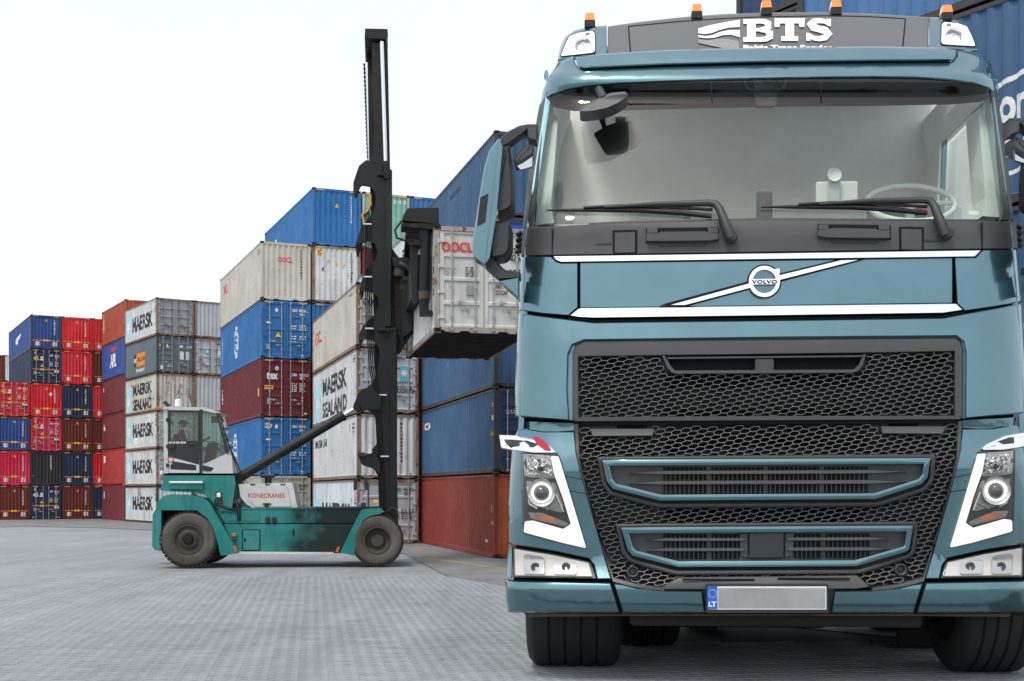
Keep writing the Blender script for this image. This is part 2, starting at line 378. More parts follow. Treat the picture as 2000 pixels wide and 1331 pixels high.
TM = {'w': m_tw, 'k': m_tk, 'r': m_tr, 'y': m_ty, 'o': m_to, 'c': m_tc, 'n': m_tn, 't': m_tod, 'g': m_tg, 'C': m_cyan}
POST, CP, CDP = .11, .278, .036
def corr(t, pitch, dep):
    """trapezoid corrugation: depth below the outer face at distance t"""
    u = (t/pitch) % 1.0; a = .26; b = .5; c = .76
    if u < a: return 0.0
    if u < b: return dep*(u-a)/(b-a)
    if u < c: return dep
    return dep*(1-(u-c)/(1-c))
def corr_knots(t0, t1, pitch):
    ks = [t0, t1]; k = math.floor(t0/pitch)
    while k*pitch < t1:
        for u in (0, .26, .5, .76):
            if t0 < (k+u)*pitch < t1: ks.append((k+u)*pitch)
        k += 1
    return sorted(ks)
_cm = {}
def cached(key, fn):
    if key not in _cm: _cm[key] = fn()
    return _cm[key]
def sheet_mesh(t0, t1, z0, z1, pitch, dep, place, zk=2):
    ks = corr_knots(t0, t1, pitch); mb = MB()
    zs = [z0+(z1-z0)*i/zk for i in range(zk+1)]
    # end caps of each rib are closed at top and bottom by a sloping strip
    vs = []
    for t in ks:
        d = corr(t, pitch, dep); c = [(z0, 0), (z0+.03, d), (z1-.03, d), (z1, 0)]
        for z, q in c: vs.append(place(t, q, z))
    m = 4; fs = [(i*m+j, (i+1)*m+j, (i+1)*m+j+1, i*m+j+1) for i in range(len(ks)-1) for j in range(m-1)]
    return MB().add(vs, fs).mesh('corrugated_sheet', fix=False)
def side_pitch(L): n = round((L-.3)/CP); return (L-.3)/n
def end_pitch(W): return (W-.28)/8
def container(label, X, Y, Z, yaw, W, H, L, col, end='plain', endcol=None, rail=None, marks=(), group=None, rods='w', doorcol=None, detail=True, under=False):
    ec = endcol or col; rl = cmat(rail or col); mc = cmat(col); me_ = cmat(doorcol or ec)
    t = thing('shipping_container', label, 'container', (X, Y, Z), yaw, group)
    key = (round(W, 3), round(H, 3), round(L, 3)); zb, zt = .15, H-.10
    P = .13
    def lk(name, k, fn, mat): o = link(name, cached((k,)+key, fn), t, mat); return o
    sp, ep = side_pitch(L), end_pitch(W)
    lk('side_wall', 'sl', lambda: sheet_mesh(P, L-P, zb, zt, sp, CDP, lambda a, d, z: (.012+d, a, z)), mc)
    lk('side_wall', 'sr', lambda: sheet_mesh(P, L-P, zb, zt, sp, CDP, lambda a, d, z: (W-.012-d, a, z)), mc)
    lk('end_wall', 'er', lambda: sheet_mesh(P, W-P, zb, zt, ep, .045, lambda a, d, z: (a, L-.012-d, z)), cmat(ec))
    lk('roof', 'rf', lambda: MB().box((.04, .04, H-.075), (W-.04, L-.04, H-.045)).mesh('roof'), mc)
    def flo():
        mb = MB().box((.04, .04, .13), (W-.04, L-.04, .16)); n = int(L/.3)
        for i in range(1, n): y = L*i/n; mb.box((.07, y-.03, .02), (W-.07, y+.03, .129))
        return mb.mesh('floor')
    lk('floor', 'fl', flo, m_floor)
    m1 = cached(('tr',)+key, lambda: MB().box((0, .16, H-.10), (.06, L-.16, H-.03)).mesh('top_rail')); m2 = cached(('br',)+key, lambda: MB().box((0, .16, .02), (.05, L-.16, .15)).mesh('bottom_rail'))
    m3 = cached(('eh',)+key, lambda: MB().box((.16, 0, H-.13), (W-.16, .07, H-.02)).mesh('end_header'))
    pr = [(.16, .10), (.28, .04), (.42, .015), (W*.24, .015), (W*.27, .06), (W*.34, .06), (W*.37, .015), (W*.63, .015), (W*.66, .06), (W*.73, .06), (W*.76, .015), (W-.42, .015), (W-.28, .04), (W-.16, .10), (W-.16, .15), (.16, .15)]
    m4 = cached(('es',)+key, lambda: MB().prism([(x, 0, z) for x, z in pr], [(x, .07, z) for x, z in pr]).mesh('end_sill'))
    for q in (0, 1):
        o = link('top_rail', m1, t, rl); o.location.x = q*(W-.06); o = link('bottom_rail', m2, t, rl); o.location.x = q*(W-.05)
        o = link('end_header', m3, t, rl if rail else cmat(ec)); o.location.y = q*(L-.07); o = link('end_sill', m4, t, rl if rail else cmat(ec)); o.location.y = q*(L-.07)
    pm_ = cached(('post',)+key, lambda: MB().cbox((0, 0, .118), (P, P, H-.118), .012).mesh('corner_post'))
    cm_ = cached(('cast', 0), lambda: casting())
    for ix, x in enumerate((0, W)):
        for iy, y in enumerate((0, L)):
            o = link('corner_post', pm_, t, rl); o.location = (x if not ix else W-P, y if not iy else L-P, 0)
            for z in (0, H-.118):
                o = link('corner_casting', cm_, t); o.location = (x if not ix else W, y if not iy else L, z); o.scale = (1 if not ix else -1, 1 if not iy else -1, 1)
    if end == 'plain':
        lk('end_wall', 'ef', lambda: sheet_mesh(P, W-P, zb, zt-.03, ep, .045, lambda a, d, z: (a, .012+d, z)), cmat(ec))
    else:
        doors(t, W, H, L, me_, {'w': m_rodw, 'd': m_rodd}[rods], end)
    for mk in marks: marking(t, W, H, L, end, mk)
    return t
def casting():
    bm = bmesh.new(); bmesh.ops.create_cube(bm, size=1)
    for v in bm.verts: v.co = Vector(((v.co.x+.5)*.165-.003, (v.co.y+.5)*.178-.003, (v.co.z+.5)*.118))
    fs = [f for f in bm.faces if f.normal.y < -.9 or f.normal.x < -.9]
    ins = bmesh.ops.inset_individual(bm, faces=fs, thickness=.034, use_even_offset=True)
    for f in fs:
        f.material_index = 1; n = f.normal.copy()
        for v in f.verts: v.co -= n*.03
    me = bpy.data.meshes.new('corner_casting'); bm.to_mesh(me); bm.free(); me.materials.append(m_cast); me.materials.append(m_hole); return me
def doors(t, W, H, L, mat, rod, kind):
    key = (round(W, 3), round(H, 3)); P = .13; lw = (W-2*P)/2-.012; z0, z1 = .155, H-.135
    def leaf():
        mb = MB(); st = .10
        mb.box((0, .055, z0), (lw, .08, z1))                       # back sheet
        mb.box((0, .02, z0), (st, .055, z1)); mb.box((lw-st, .02, z0), (lw, .055, z1))
        n = 4 if kind != 'pressed' else 6; hs = z1-z0
        for i in range(n+1):
            a = .05 if i in (0, n) else .035
            zc = z0+hs*i/n; lo, hi = max(z0, zc-a), min(z1, zc+a)
            c = [(st, .02, lo), (lw-st, .02, lo), (lw-st, .02, hi), (st, .02, hi), (st, .055, lo-.03 if i else lo), (lw-st, .055, lo-.03 if i else lo), (lw-st, .055, hi+.03 if i < n else hi), (st, .055, hi+.03 if i < n else hi)]
            mb.add(c, [(0,1,2,3), (0,4,5,1), (3,2,6,7)])
        mb.box((0, .014, z0), (.02, .0199, z1)); return mb.mesh('door')
    dm = cached(('door', kind)+key, leaf)
    def rodm():
        mb = MB().tube([(0, -.014, .05), (0, -.014, H-.05)], .018, 8)
        for z in (.09, H-.12, z0+.42*(z1-z0), z0+.72*(z1-z0), z0+.12*(z1-z0)): mb.box((-.035, -.032, z-.03), (.035, .02, z+.03))
        return mb.mesh('lock_rod', 40)
    rm = cached(('rod',)+key, rodm)
    def handm(s=1): return lambda: MB().tube([(0, -.02, 0), (s*.06, -.045, 0), (s*.36, -.045, -.02)], .013, 6).box((s*.2-.03, -.05, -.06), (s*.2+.03, .02, .05)).mesh('handle', 40)
    hm = {1: cached(('h', 1), handm(1)), -1: cached(('h', -1), handm(-1))}
    hg = cached(('hinge',), lambda: MB().tube([(0, -.004, -.05), (0, -.004, .05)], .022, 8).box((0, -.012, -.03), (.15, .018, .03)).mesh('hinge', 40))
    for s in (0, 1):
        x0 = P+.004 if not s else W/2+.008
        d = link('door', dm, t, mat); d.location = (x0, 0, 0)
        for q, f in enumerate((.26, .80) if not s else (.20, .74)):
            r = link('lock_rod', rm, d, rod); r.location = (lw*f, 0, 0)
            h = link('handle', hm[1 if (q == 0) else -1], d, rod); h.location = (lw*f, 0, z0+(.27 if q == 0 else .20)*(z1-z0)); 
        for k in range(4):
            h = link('hinge', hg, d, mat); h.location = (-.03 if not s else lw+.03, 0, z0+(.1+.265*k)*(z1-z0)); h.scale = (1 if not s else -1, 1, 1)
    g_ = link('door_gasket', cached(('gask',)+key, lambda: MB().box((W/2-.008, .03, z0), (W/2+.008, .05, z1)).mesh('door_gasket')), t, m_hole)
def star(cx, cy, r, n=7, k=.42, rot=90):
    return [(cx + (r if i % 2 == 0 else r*k)*math.cos(R(rot+i*180/n)), cy + (r if i % 2 == 0 else r*k)*math.sin(R(rot+i*180/n))) for i in range(2*n)]
def marking(t, W, H, L, end, mk):
    """mk = (face, kind, data, u0, v0, u1, v1, colour[, lift]); u, v are fractions of the face seen from outside"""
    face, kind, data, u0, v0, u1, v1, c = mk[:8]; lift = mk[8] if len(mk) > 8 else 0
    FW = L if face == 'side' else W
    x0, x1, y0, y1 = u0*FW, u1*FW, v0*H, v1*H
    if kind == 'text': vs, fs = fit_text(data, x0, x1, y0, y1-y0, .035)
    elif kind == 'vtext':                                   # letters one below another
        vs, fs = [], []; n = len(data); hh = (y1-y0)/n
        for i, ch in enumerate(data):
            if ch == ' ': continue
            a, b = fit_text(ch, x0, x1, y1-(i+.85)*hh, hh*.7, .05); k = len(vs); vs += a; fs += [tuple(j+k for j in f) for f in b]
    elif kind == 'poly': vs = [(x0+(x1-x0)*a, y0+(y1-y0)*b) for a, b in data]; fs = [tuple(range(len(vs)))]
    elif kind == 'box': vs = [(x0, y0), (x1, y0), (x1, y1), (x0, y1)]; fs = [(0,1,2,3)]
    elif kind == 'star': vs = [((x0+x1)/2, (y0+y1)/2)] + star((x0+x1)/2, (y0+y1)/2, min(x1-x0, y1-y0)/2); fs = [(0, i+1, (i+1) % 14+1) for i in range(14)]
    elif kind == 'ring':
        n = 24; rx, ry = (x1-x0)/2, (y1-y0)/2; cx, cy = (x0+x1)/2, (y0+y1)/2; vs = []; fs = []
        for i in range(n):
            a = 2*math.pi*i/n; vs += [(cx+rx*math.cos(a), cy+ry*math.sin(a)), (cx+rx*data*math.cos(a), cy+ry*data*math.sin(a))]
        fs = [(2*i, 2*i+1, (2*i+3) % (2*n), (2*i+2) % (2*n)) for i in range(n) if True]
    elif kind == 'rows':                                    # small print: rows of short words
        vs, fs = [], []; rnd = random.Random(str(data)+str(u0)); n = data; hh = (y1-y0)/n
        for i in range(n):
            xx = x0
            while xx < x1-.04:
                wl = min(rnd.uniform(.05, .22)*max(.6, (x1-x0)), x1-xx); k = len(vs)
                vs += [(xx, y0+i*hh), (xx+wl, y0+i*hh), (xx+wl, y0+(i+.55)*hh), (xx, y0+(i+.55)*hh)]; fs.append((k, k+1, k+2, k+3)); xx += wl+.05
    elif kind == 'hazard':
        vs, fs = [], []; n = 5; ww = (x1-x0)/n
        for i in range(n): k = len(vs); vs += [(x0+i*ww, y0), (x0+(i+.5)*ww, y0), (x0+(i+.9)*ww, y1), (x0+(i+.4)*ww, y1)]; fs.append((k, k+1, k+2, k+3))
    bm = bmesh.new(); bv = [bm.verts.new((a, b, 0)) for a, b in vs]
    for f in fs:
        try: bm.faces.new([bv[i] for i in f])
        except ValueError: pass
    onrail = kind == 'hazard'
    P = .13; e = .006 + lift*.004
    if face == 'side':
        pitch, dep = side_pitch(L), CDP
        lo, hi = min(v.co.x for v in bm.verts), max(v.co.x for v in bm.verts)
        for k in corr_knots(L-hi, L-lo, pitch)[1:-1]: bmesh.ops.bisect_plane(bm, geom=bm.verts[:]+bm.edges[:]+bm.faces[:], plane_co=(L-k, 0, 0), plane_no=(1, 0, 0), dist=1e-5)
        for v in bm.verts: a, z = L-v.co.x, v.co.y; v.co = Vector((.012+corr(a, pitch, dep)-e, a, z))
    elif end == 'plain' and not onrail:
        pitch, dep = end_pitch(W), .045
        lo, hi = min(v.co.x for v in bm.verts), max(v.co.x for v in bm.verts)
        for k in corr_knots(lo, hi, pitch)[1:-1]: bmesh.ops.bisect_plane(bm, geom=bm.verts[:]+bm.edges[:]+bm.faces[:], plane_co=(k, 0, 0), plane_no=(1, 0, 0), dist=1e-5)
        for v in bm.verts: a, z = v.co.x, v.co.y; v.co = Vector((a, .012+corr(a, pitch, dep)-e, z))
    else:
        yy = -.004-lift*.002 if onrail else .012-lift*.003
        for v in bm.verts: v.co = Vector((v.co.x, yy, v.co.y))
    me = bpy.data.meshes.new('marking'); bm.to_mesh(me); bm.free(); me.materials.append(TM[c])
    o = link({'text': 'lettering', 'vtext': 'lettering', 'rows': 'small_print', 'poly': 'emblem', 'star': 'star_emblem', 'ring': 'emblem', 'box': 'sticker', 'hazard': 'hazard_stripes'}[kind], me, t)
    if kind in ('rows', 'hazard', 'vtext'): o['kind'] = 'stuff'
TRI = [(0, 0), (1, 0), (.5, 1)]
HZ = [('end', 'hazard', 0, .08, .955, .24, .985, 'y'), ('end', 'hazard', 0, .76, .955, .92, .985, 'y')]
def far_plain(num, st='o'):
    return [('end', 'box', 0, .04, .245, .96, .268, st), ('end', 'box', 0, .40, .232, .60, .285, 'y', 1), ('end', 'box', 0, .15, .10, .29, .215, 'w'), ('end', 'box', 0, .71, .10, .85, .215, 'w'),
            ('end', 'rows', 4, .175, .12, .265, .2, 'r', 1), ('end', 'rows', 4, .735, .12, .825, .2, 'k', 1), ('end', 'poly', TRI, .46, .82, .54, .9, 'y'), ('end', 'vtext', num, .755, .42, .80, .87, 'w')] + HZ
def far_door(c45='y', st='o'):
    return [('end', 'text', '45', .08, .67, .25, .79, c45), ('end', 'poly', [(0, 0), (1, 0), (1, .25), (.75, .3), (.6, .6), (1, .5), (.8, .85), (.5, 1), (.2, .85), (0, .5), (.4, .6), (.3, .3), (0, .25)], .29, .67, .42, .79, 'w'), ('end', 'ring', .5, .12, .84, .19, .92, 'w'),
            ('end', 'text', 'YMLU', .62, .80, .72, .85, 'w'), ('end', 'text', '4870503 2', .77, .80, .96, .85, 'w'), ('end', 'text', '45G1', .78, .74, .88, .78, 'w'), ('end', 'rows', 4, .61, .50, .71, .66, 'w'), ('end', 'rows', 4, .78, .50, .9, .66, 'w'),
            ('end', 'poly', TRI, .31, .48, .41, .57, 'y'), ('end', 'box', 0, .07, .395, .92, .42, st), ('end', 'box', 0, .30, .38, .44, .43, 'y', 1), ('end', 'box', 0, .09, .25, .18, .35, 'g'), ('end', 'box', 0, .76, .33, .92, .385, 'w', 1), ('end', 'box', 0, .76, .27, .92, .33, 'k', 1), ('end', 'box', 0, .05, .05, .12, .08, 'w'), ('end', 'box', 0, .86, .04, .93, .07, 'w')] + HZ
def maersk(y0=.36, y1=.72, star_=True):
    return [('side', 'text', 'MAERSK', .25, y0, .88, y1, 'k')] + ([('side', 'box', 0, .055, y0-.14, .205, y1+.06, 'c'), ('side', 'star', 0, .03, y0-.07, .23, y1-.01, 'w', 1)] if star_ else []) + [('side', 'rows', 2, .93, .86, .975, .93, 'k'), ('side', 'vtext', '42G1', .95, .60, .975, .82, 'k')]
def g_door(num='465 218 5'):
    return [('end', 'text', 'MSKU', .62, .84, .74, .88, 'k'), ('end', 'text', num, .77, .84, .95, .88, 'k'), ('end', 'text', '42G1', .78, .78, .88, .82, 'k'), ('end', 'rows', 4, .62, .36, .86, .46, 'k'), ('end', 'box', 0, .29, .58, .41, .70, 'C'), ('end', 'star', 0, .29, .585, .41, .695, 'w', 1), ('end', 'box', 0, .64, .55, .72, .68, 'w'), ('end', 'box', 0, .1, .33, .22, .43, 'g'), ('end', 'box', 0, .12, .05, .2, .09, 'w')]
# ---- far row by the left edge of the picture
def corner(px, D): return (px-CX)/FPX*D, D
def stack(px, D, yaw, W, H, L, items, pitch=None, k=0, gap=.0):
    X, Y = corner(px, D); p = (pitch or W+.05)*k; X += p*math.cos(yaw); Y += p*math.sin(yaw); z = 0
    for it in items:
        if it is None: z += H; continue
        it = dict(it); h = it.pop('H', H); dx = it.pop('dx', random.uniform(-.015, .015)); dy = it.pop('dy', random.uniform(-.03, .03))
        container(X=X+dx*math.cos(yaw)-dy*math.sin(yaw), Y=Y+dx*math.sin(yaw)+dy*math.cos(yaw), Z=z, yaw=yaw, W=W, H=h-.012, L=L, **it); z += h
def D_(label, col, marks=(), **k): return dict(label=label, col=col, marks=list(marks), **k)
YA = R(29); G0 = dict(px=60, D=93, yaw=YA, W=2.18, H=2.54, L=12.2, pitch=2.224)
gl = 'containers in the far stacks at the left'
stack(**G0, k=-1, items=[
 D_('brown container end with orange stripe at the bottom left corner of the far stacks', 'brown', far_plain('YMLU4871203'), group=gl),
 D_('pink-red container with two white placards above the bottom brown one at the left edge', 'pink', far_plain('YMLU5093341'), group=gl),
 D_('blue container with dark corner posts in the third tier at the left edge', 'blue', far_plain('CAIU8812075'), rail='rail_dark', group=gl),
 D_('red container with door rods and an orange 45 on top of the leftmost stack', 'red', far_door(), end='pressed', group=gl)])
stack(**G0, k=0, items=[
 D_('navy container with white 45 and door rods on the ground in the second far stack', 'navy', far_door('w'), end='pressed', group=gl),
 D_('grimy black-blue container end without placards above the white 45 doors', 'black', [('end', 'vtext', 'YMLU4420897', .64, .45, .68, .9, 'w'), ('end', 'box', 0, .03, .27, .1, .295, 't'), ('end', 'box', 0, .9, .27, .97, .295, 't')], group=gl),
 D_('pink container with door rods and orange 45 above the grimy black one', 'pink', far_door(), end='pressed', group=gl),
 D_('bright red container with a white diamond sticker left of the navy end', 'red', far_plain('YMLU3398804') + [('end', 'poly', [(.5, 0), (1, .5), (.5, 1), (0, .5)], .58, .62, .70, .74, 'w')], group=gl),
 D_('navy container with door rods and orange 45 just below the topmost blue one', 'navy', far_door(), end='pressed', group=gl),
 D_('blue container with brown corner posts and ship emblem topping the second far stack', 'blue', far_plain('CAIU9012456') + [('side', 'poly', [(0, 0), (.4, 0), (.4, .4), (.8, .55), (1, 1), (.3, .9), (0, .7)], .34, .42, .58, .66, 'w')], rail='rail_dark', group=gl)])
stack(**G0, k=1, items=[
 D_('brown container with tan stripe on the ground between two navy ones', 'brown', far_plain('YMLU4910022', 't'), group=gl),
 D_('navy container end with tan stripe above the ground-level brown one', 'navy', far_plain('YMLU4700918', 't'), group=gl),
 D_('rusty brown container in the third tier right of the pink doors', 'brown', far_plain('YMLU4566120'), group=gl),
 D_('navy container end in the fourth tier between two red ones', 'navy', far_plain('YMLU4391105', 't'), group=gl),
 D_('red container end in the fifth tier beside the navy doors', 'red', far_plain('YMLU5120887'), group=gl),
 D_('red container end on top of the third far stack beside the blue one', 'red', far_plain('YMLU5123310'), group=gl)])
stack(**G0, k=2, items=[
 D_('navy container slice on the ground beside the dark maroon side', 'navy', far_plain('YMLU4470011', 't'), group=gl),
 D_('red container slice in the second tier beside the bright red side', 'red', far_plain('YMLU4470012'), group=gl),
 D_('brown container slice in the third tier beside the maroon side', 'brown', far_plain('YMLU4470013', 't'), group=gl),
 D_('red container slice in the fourth tier beside the upper maroon side', 'red', far_plain('YMLU4470014'), group=gl),
 D_('dark brown container slice in the fifth tier beside the blue side', 'brown', far_plain('YMLU4470015'), group=gl),
 D_('red container slice on top beside the orange-brown container', 'red', far_plain('YMLU4470016'), group=gl)])
for k, (c, nm) in enumerate((('brown', 'dark red'), ('icewhite', 'white'))):
    stack(px=-42, D=116, yaw=R(10), W=2.3, H=2.46, L=12, pitch=2.34, k=k, items=[None]*5+[D_('distant %s container peeping out behind the leftmost stack' % nm, c, [('end', 'ring', .3, .70, .62, .98, .82, 'r')] if k else [], group='distant containers at the left edge')])
# ---- orange / blue / maroon stack seen by its sides
gl = 'containers in the maroon and blue stack'
stack(px=245, D=88.4, yaw=R(30), W=2.5, H=2.61, L=7.6, items=[
 D_('dark maroon container side on the ground left of the lowest MAERSK side', 'maroon', [('side', 'box', 0, .06, .6, .1, .8, 'c')], group=gl),
 D_('bright red container side in the second tier above dark maroon', 'redside', [('side', 'box', 0, .05, .62, .13, .82, 'w'), ('side', 'box', 0, .95, .3, .98, .45, 'o')], group=gl),
 D_('deep maroon container side in the third tier above the bright red one', 'maroon', [('side', 'box', 0, .05, .55, .12, .66, 'w'), ('side', 'box', 0, .06, .68, .11, .73, 'y')], group=gl),
 D_('faded maroon container side directly below the blue APL one', 'maroon', [('side', 'box', 0, .05, .65, .08, .78, 'w')], group=gl),
 D_('blue container with white APL letters and red eagle mark', 'aplblue', [('side', 'text', 'APL', .36, .30, .62, .66, 'w'), ('side', 'poly', [(0, .3), (.3, 0), (.6, .15), (.9, .2), (1, .8), (.7, .7), (.4, .9), (.1, .7)], .37, .72, .62, .86, 'r')], group=gl),
 D_('orange-brown container topping the stack left of the uppermost MAERSK one', 'orange', [('side', 'vtext', 'TRLU4021176', .05, .35, .09, .9, 'w'), ('end', 'poly', TRI, .3, .68, .45, .82, 'w')] + HZ, group=gl)])
# ---- six high pale MAERSK stack, two wide
gl = 'containers in the pale six-high double stack'; M1 = dict(px=306, D=81.7, yaw=R(33), W=2.5, H=2.46, L=7.3, pitch=2.54)
stack(**M1, k=0, items=[
 D_('white MAERSK container on the ground behind the handler rear wheel', 'white', maersk() + [('side', 'box', 0, .42, .72, .52, .95, 'g')], rail='rail_dark', endcol='icewhite', group=gl),
 D_('white MAERSK container in the second tier of its stack', 'white', maersk(), rail='rail_rust', end='door', doorcol='silver', rods='d', group=gl),
 D_('white MAERSK container in the third tier with a pale patch below its letters', 'white', maersk() + [('side', 'box', 0, .28, .14, .42, .33, 'w')], rail='rail_rust', end='door', doorcol='silver', rods='d', group=gl),
 D_('cream MAERSK SEALAND container with a streaked corrugated end', 'sealand', [('side', 'text', 'MAERSK', .27, .52, .84, .83, 'k'), ('side', 'text', 'SEALAND', .27, .10, .84, .40, 'k'), ('side', 'box', 0, .06, .05, .2, .78, 'c'), ('side', 'star', 0, .03, .15, .23, .55, 'w', 1), ('end', 'poly', [(.5, 0), (1, .5), (.5, 1), (0, .5)], .58, .58, .70, .76, 'g'), ('end', 'vtext', 'MSKU6210034', .86, .35, .90, .95, 'k')], rail='rail_rust', group=gl),
 D_('slate-grey container with navy and orange P&O box logo and white rods', 'slate', [('side', 'box', 0, .28, .30, .38, .66, 'n'), ('side', 'box', 0, .38, .30, .64, .66, 'o'), ('side', 'text', 'P&O', .29, .42, .38, .54, 'w', 1), ('side', 'text', 'NEDLLOYD', .40, .44, .63, .54, 'k', 1), ('side', 'text', 'Nedlloyd', .38, .15, .62, .24, 'w'), ('end', 'box', 0, .06, .70, .16, .77, 'o'), ('end', 'box', 0, .12, .70, .17, .77, 'n', 1), ('end', 'poly', [(0, 0), (1, 0), (.6, .5), (.3, 1), (0, .8)], .26, .69, .33, .78, 'w'), ('end', 'box', 0, .62, .70, .70, .76, 'w'), ('end', 'box', 0, .62, .38, .72, .60, 'w'), ('end', 'box', 0, .78, .38, .87, .60, 'w'), ('end', 'text', '42G1', .78, .70, .94, .76, 'w'), ('end', 'box', 0, .1, .1, .18, .2, 'w'), ('end', 'box', 0, .27, .17, .38, .2, 'w')], end='pressed', rail='rail_dark', group=gl),
 D_('white MAERSK container topping its stack with grey doors and cyan star sticker', 'white', maersk(.30, .70), rail='rail_rust', end='door', doorcol='doorgrey', rods='d', group=gl)])
stack(**M1, k=1, items=[
 D_('pale container low behind the handler cab, second column', 'silver', [], rail='rail_rust', group=gl),
 D_('pale container in the second tier behind the handler cab glass', 'silver', [], rail='rail_rust', group=gl),
 D_('pale ribbed container seen through the handler cab windscreen', 'icewhite', [], rail='rail_rust', group=gl),
 D_('grey ribbed container end just above the handler cab', 'silver', [], rail='rail_rust', group=gl),
 D_('light grey container doors with cyan sticker between two ribbed grey ends', 'silver', g_door(), end='door', doorcol='silver', rods='d', rail='rail_rust', group=gl),
 D_('grey ribbed container end at the top beside the highest MAERSK doors', 'silver', [], rail='rail_rust', group=gl)])
# ---- high-cube row: OOCL, blue, tex, blue
def cslogo(u, v=.5): return [('side', 'ring', .80, u-.045, v-.30, u+.045, v+.32, 'w'), ('side', 'text', 'CIO', u-.027, v+.04, u+.027, v+.18, 'w'), ('side', 'text', 'IPK', u-.027, v-.14, u+.027, v-.02, 'w'), ('side', 'poly', TRI, u-.012, v+.20, u+.012, v+.28, 'w'), ('side', 'box', 0, u-.02, v-.24, u+.02, v-.18, 'w'), ('side', 'vtext', 'CSNU8502022', .035, .25, .05, .8, 'w')]
def csdoor(num, oval=True):
    return ([('end', 'ring', .72, .07, .80, .22, .90, 'w'), ('end', 'text', 'CSC', .10, .83, .19, .87, 'w')] if oval else []) + [('end', 'ring', .05, .28, .80, .34, .87, 'w'), ('end', 'text', 'CSNU', .62, .82, .73, .865, 'w'), ('end', 'text', num, .76, .82, .95, .865, 'w'), ('end', 'text', '45G1', .77, .76, .87, .80, 'w'), ('end', 'box', 0, .08, .60, .20, .63, 'w'), ('end', 'poly', TRI, .28, .37, .40, .46, 'y'), ('end', 'box', 0, .10, .16, .18, .25, 'g'), ('end', 'rows', 2, .60, .52, .72, .60, 'w'), ('end', 'rows', 3, .77, .50, .90, .61, 'w'), ('end', 'rows', 2, .60, .34, .72, .42, 'w'), ('end', 'rows', 2, .77, .34, .90, .42, 'w'), ('end', 'ring', .05, .80, .05, .86, .08, 'w')] + HZ
gl = 'containers in the high-cube row behind the handler'; M2 = dict(px=510, D=62, yaw=R(22.3), W=2.50, H=2.9, L=12.19, pitch=2.58)
stack(**M2, k=0, items=[
 D_('greenish beige container with door rods behind the white engine hood', 'beige', [('end', 'text', 'TRCU', .6, .80, .72, .85, 'k'), ('end', 'text', '705996 1', .75, .80, .95, .85, 'k'), ('end', 'text', '45G1', .77, .74, .87, .78, 'k'), ('end', 'rows', 4, .72, .25, .88, .42, 'k')] + HZ, end='door', group=gl),
 D_('blue container with white oval logo directly below the maroon tex one', 'csblue', cslogo(.40) + csdoor('765747 1'), end='door', group=gl),
 D_('maroon container with white tex letters on its doors', 'tex', [('side', 'vtext', 'TGBU', .035, .45, .055, .75, 'w'), ('side', 'box', 0, .93, .36, .955, .5, 'y'), ('end', 'text', 'tex', .11, .65, .34, .77, 'w'), ('end', 'ring', .45, .28, .80, .35, .87, 'w'), ('end', 'box', 0, .07, .47, .24, .54, 'y'), ('end', 'text', 'CAUTION', .08, .495, .23, .53, 'k', 1), ('end', 'box', 0, .12, .22, .20, .32, 'g'), ('end', 'text', 'TGBU', .61, .71, .72, .755, 'w'), ('end', 'text', '855812 2', .77, .71, .95, .755, 'w'), ('end', 'text', '45G1', .77, .655, .87, .70, 'w'), ('end', 'rows', 5, .61, .44, .72, .60, 'w'), ('end', 'rows', 6, .77, .44, .88, .60, 'w'), ('end', 'box', 0, .80, .32, .86, .35, 'o'), ('end', 'rows', 2, .81, .27, .85, .31, 'w'), ('end', 'ring', .05, .86, .05, .92, .08, 'w')] + HZ, end='pressed', group=gl),
 D_('blue container with oval logo between the cream OOCL one and tex', 'csblue', cslogo(.42, .52) + csdoor('850202 2', False), end='door', group=gl),
 D_('cream OOCL container with ribbed end topping the column left of the blue one', 'cream', [('side', 'text', 'OOCL', .08, .62, .19, .80, 'r'), ('side', 'rows', 3, .93, .80, .97, .9, 'k'), ('end', 'text', 'OOCL', .34, .66, .64, .75, 'r'), ('end', 'vtext', 'OOLU8415142', .79, .38, .83, .90, 'k')] + HZ, group=gl)])
stack(**M2, k=1, items=[
 D_('container at the bottom behind the hydraulic cylinder', 'steeldk', [], group=gl), D_('dark blue container slice in the second tier right of oval-logo doors', 'steeldk', [], group=gl),
 D_('dark container slice right of the tex doors', 'steeldk', [], group=gl), D_('blue container with only a slice of its ribbed end showing under the rusty white one', 'csblue', HZ, group=gl),
 D_('rusty white ribbed container end with yellow notice beside the mast', 'white', [('end', 'box', 0, .10, .82, .20, .94, 'y'), ('end', 'rows', 4, .11, .83, .19, .93, 'k', 1), ('end', 'poly', TRI, .46, .66, .54, .74, 'y'), ('end', 'poly', [(0, .2), (.5, .6), (1, 0), (.8, 1), (.2, 1)], .30, .68, .36, .75, 'o'), ('end', 'text', 'K', .20, .55, .26, .62, 'k'), ('end', 'vtext', 'CRHU7048813', .79, .38, .83, .92, 'k'), ('end', 'text', 'M  J', .42, .42, .62, .48, 'w')] + HZ, rail='rail_rust', group=gl),
 D_('bright blue container with yellow triangle topping the row left of the mast', 'csblue', cslogo(.25, .35) + [('end', 'poly', TRI, .46, .68, .54, .76, 'y'), ('end', 'vtext', 'UXXU4534641', .78, .42, .81, .90, 'w')] + HZ, rail='csblue', group=gl)])
stack(**M2, k=2, items=[None]*4 + [
 D_('maroon container glimpsed through the scallops of the mast', 'tex', [], group=gl),
 D_('pale green ribbed container at the top right of the mast', 'green', [('end', 'text', '8 3 4 3', .55, .84, .92, .90, 'w')] + HZ, rail='beige', group=gl)])
stack(**M2, k=3, items=[None]*5 + [
 D_('bright blue ribbed container top right of the pale green one', 'csblue', HZ, group=gl)])
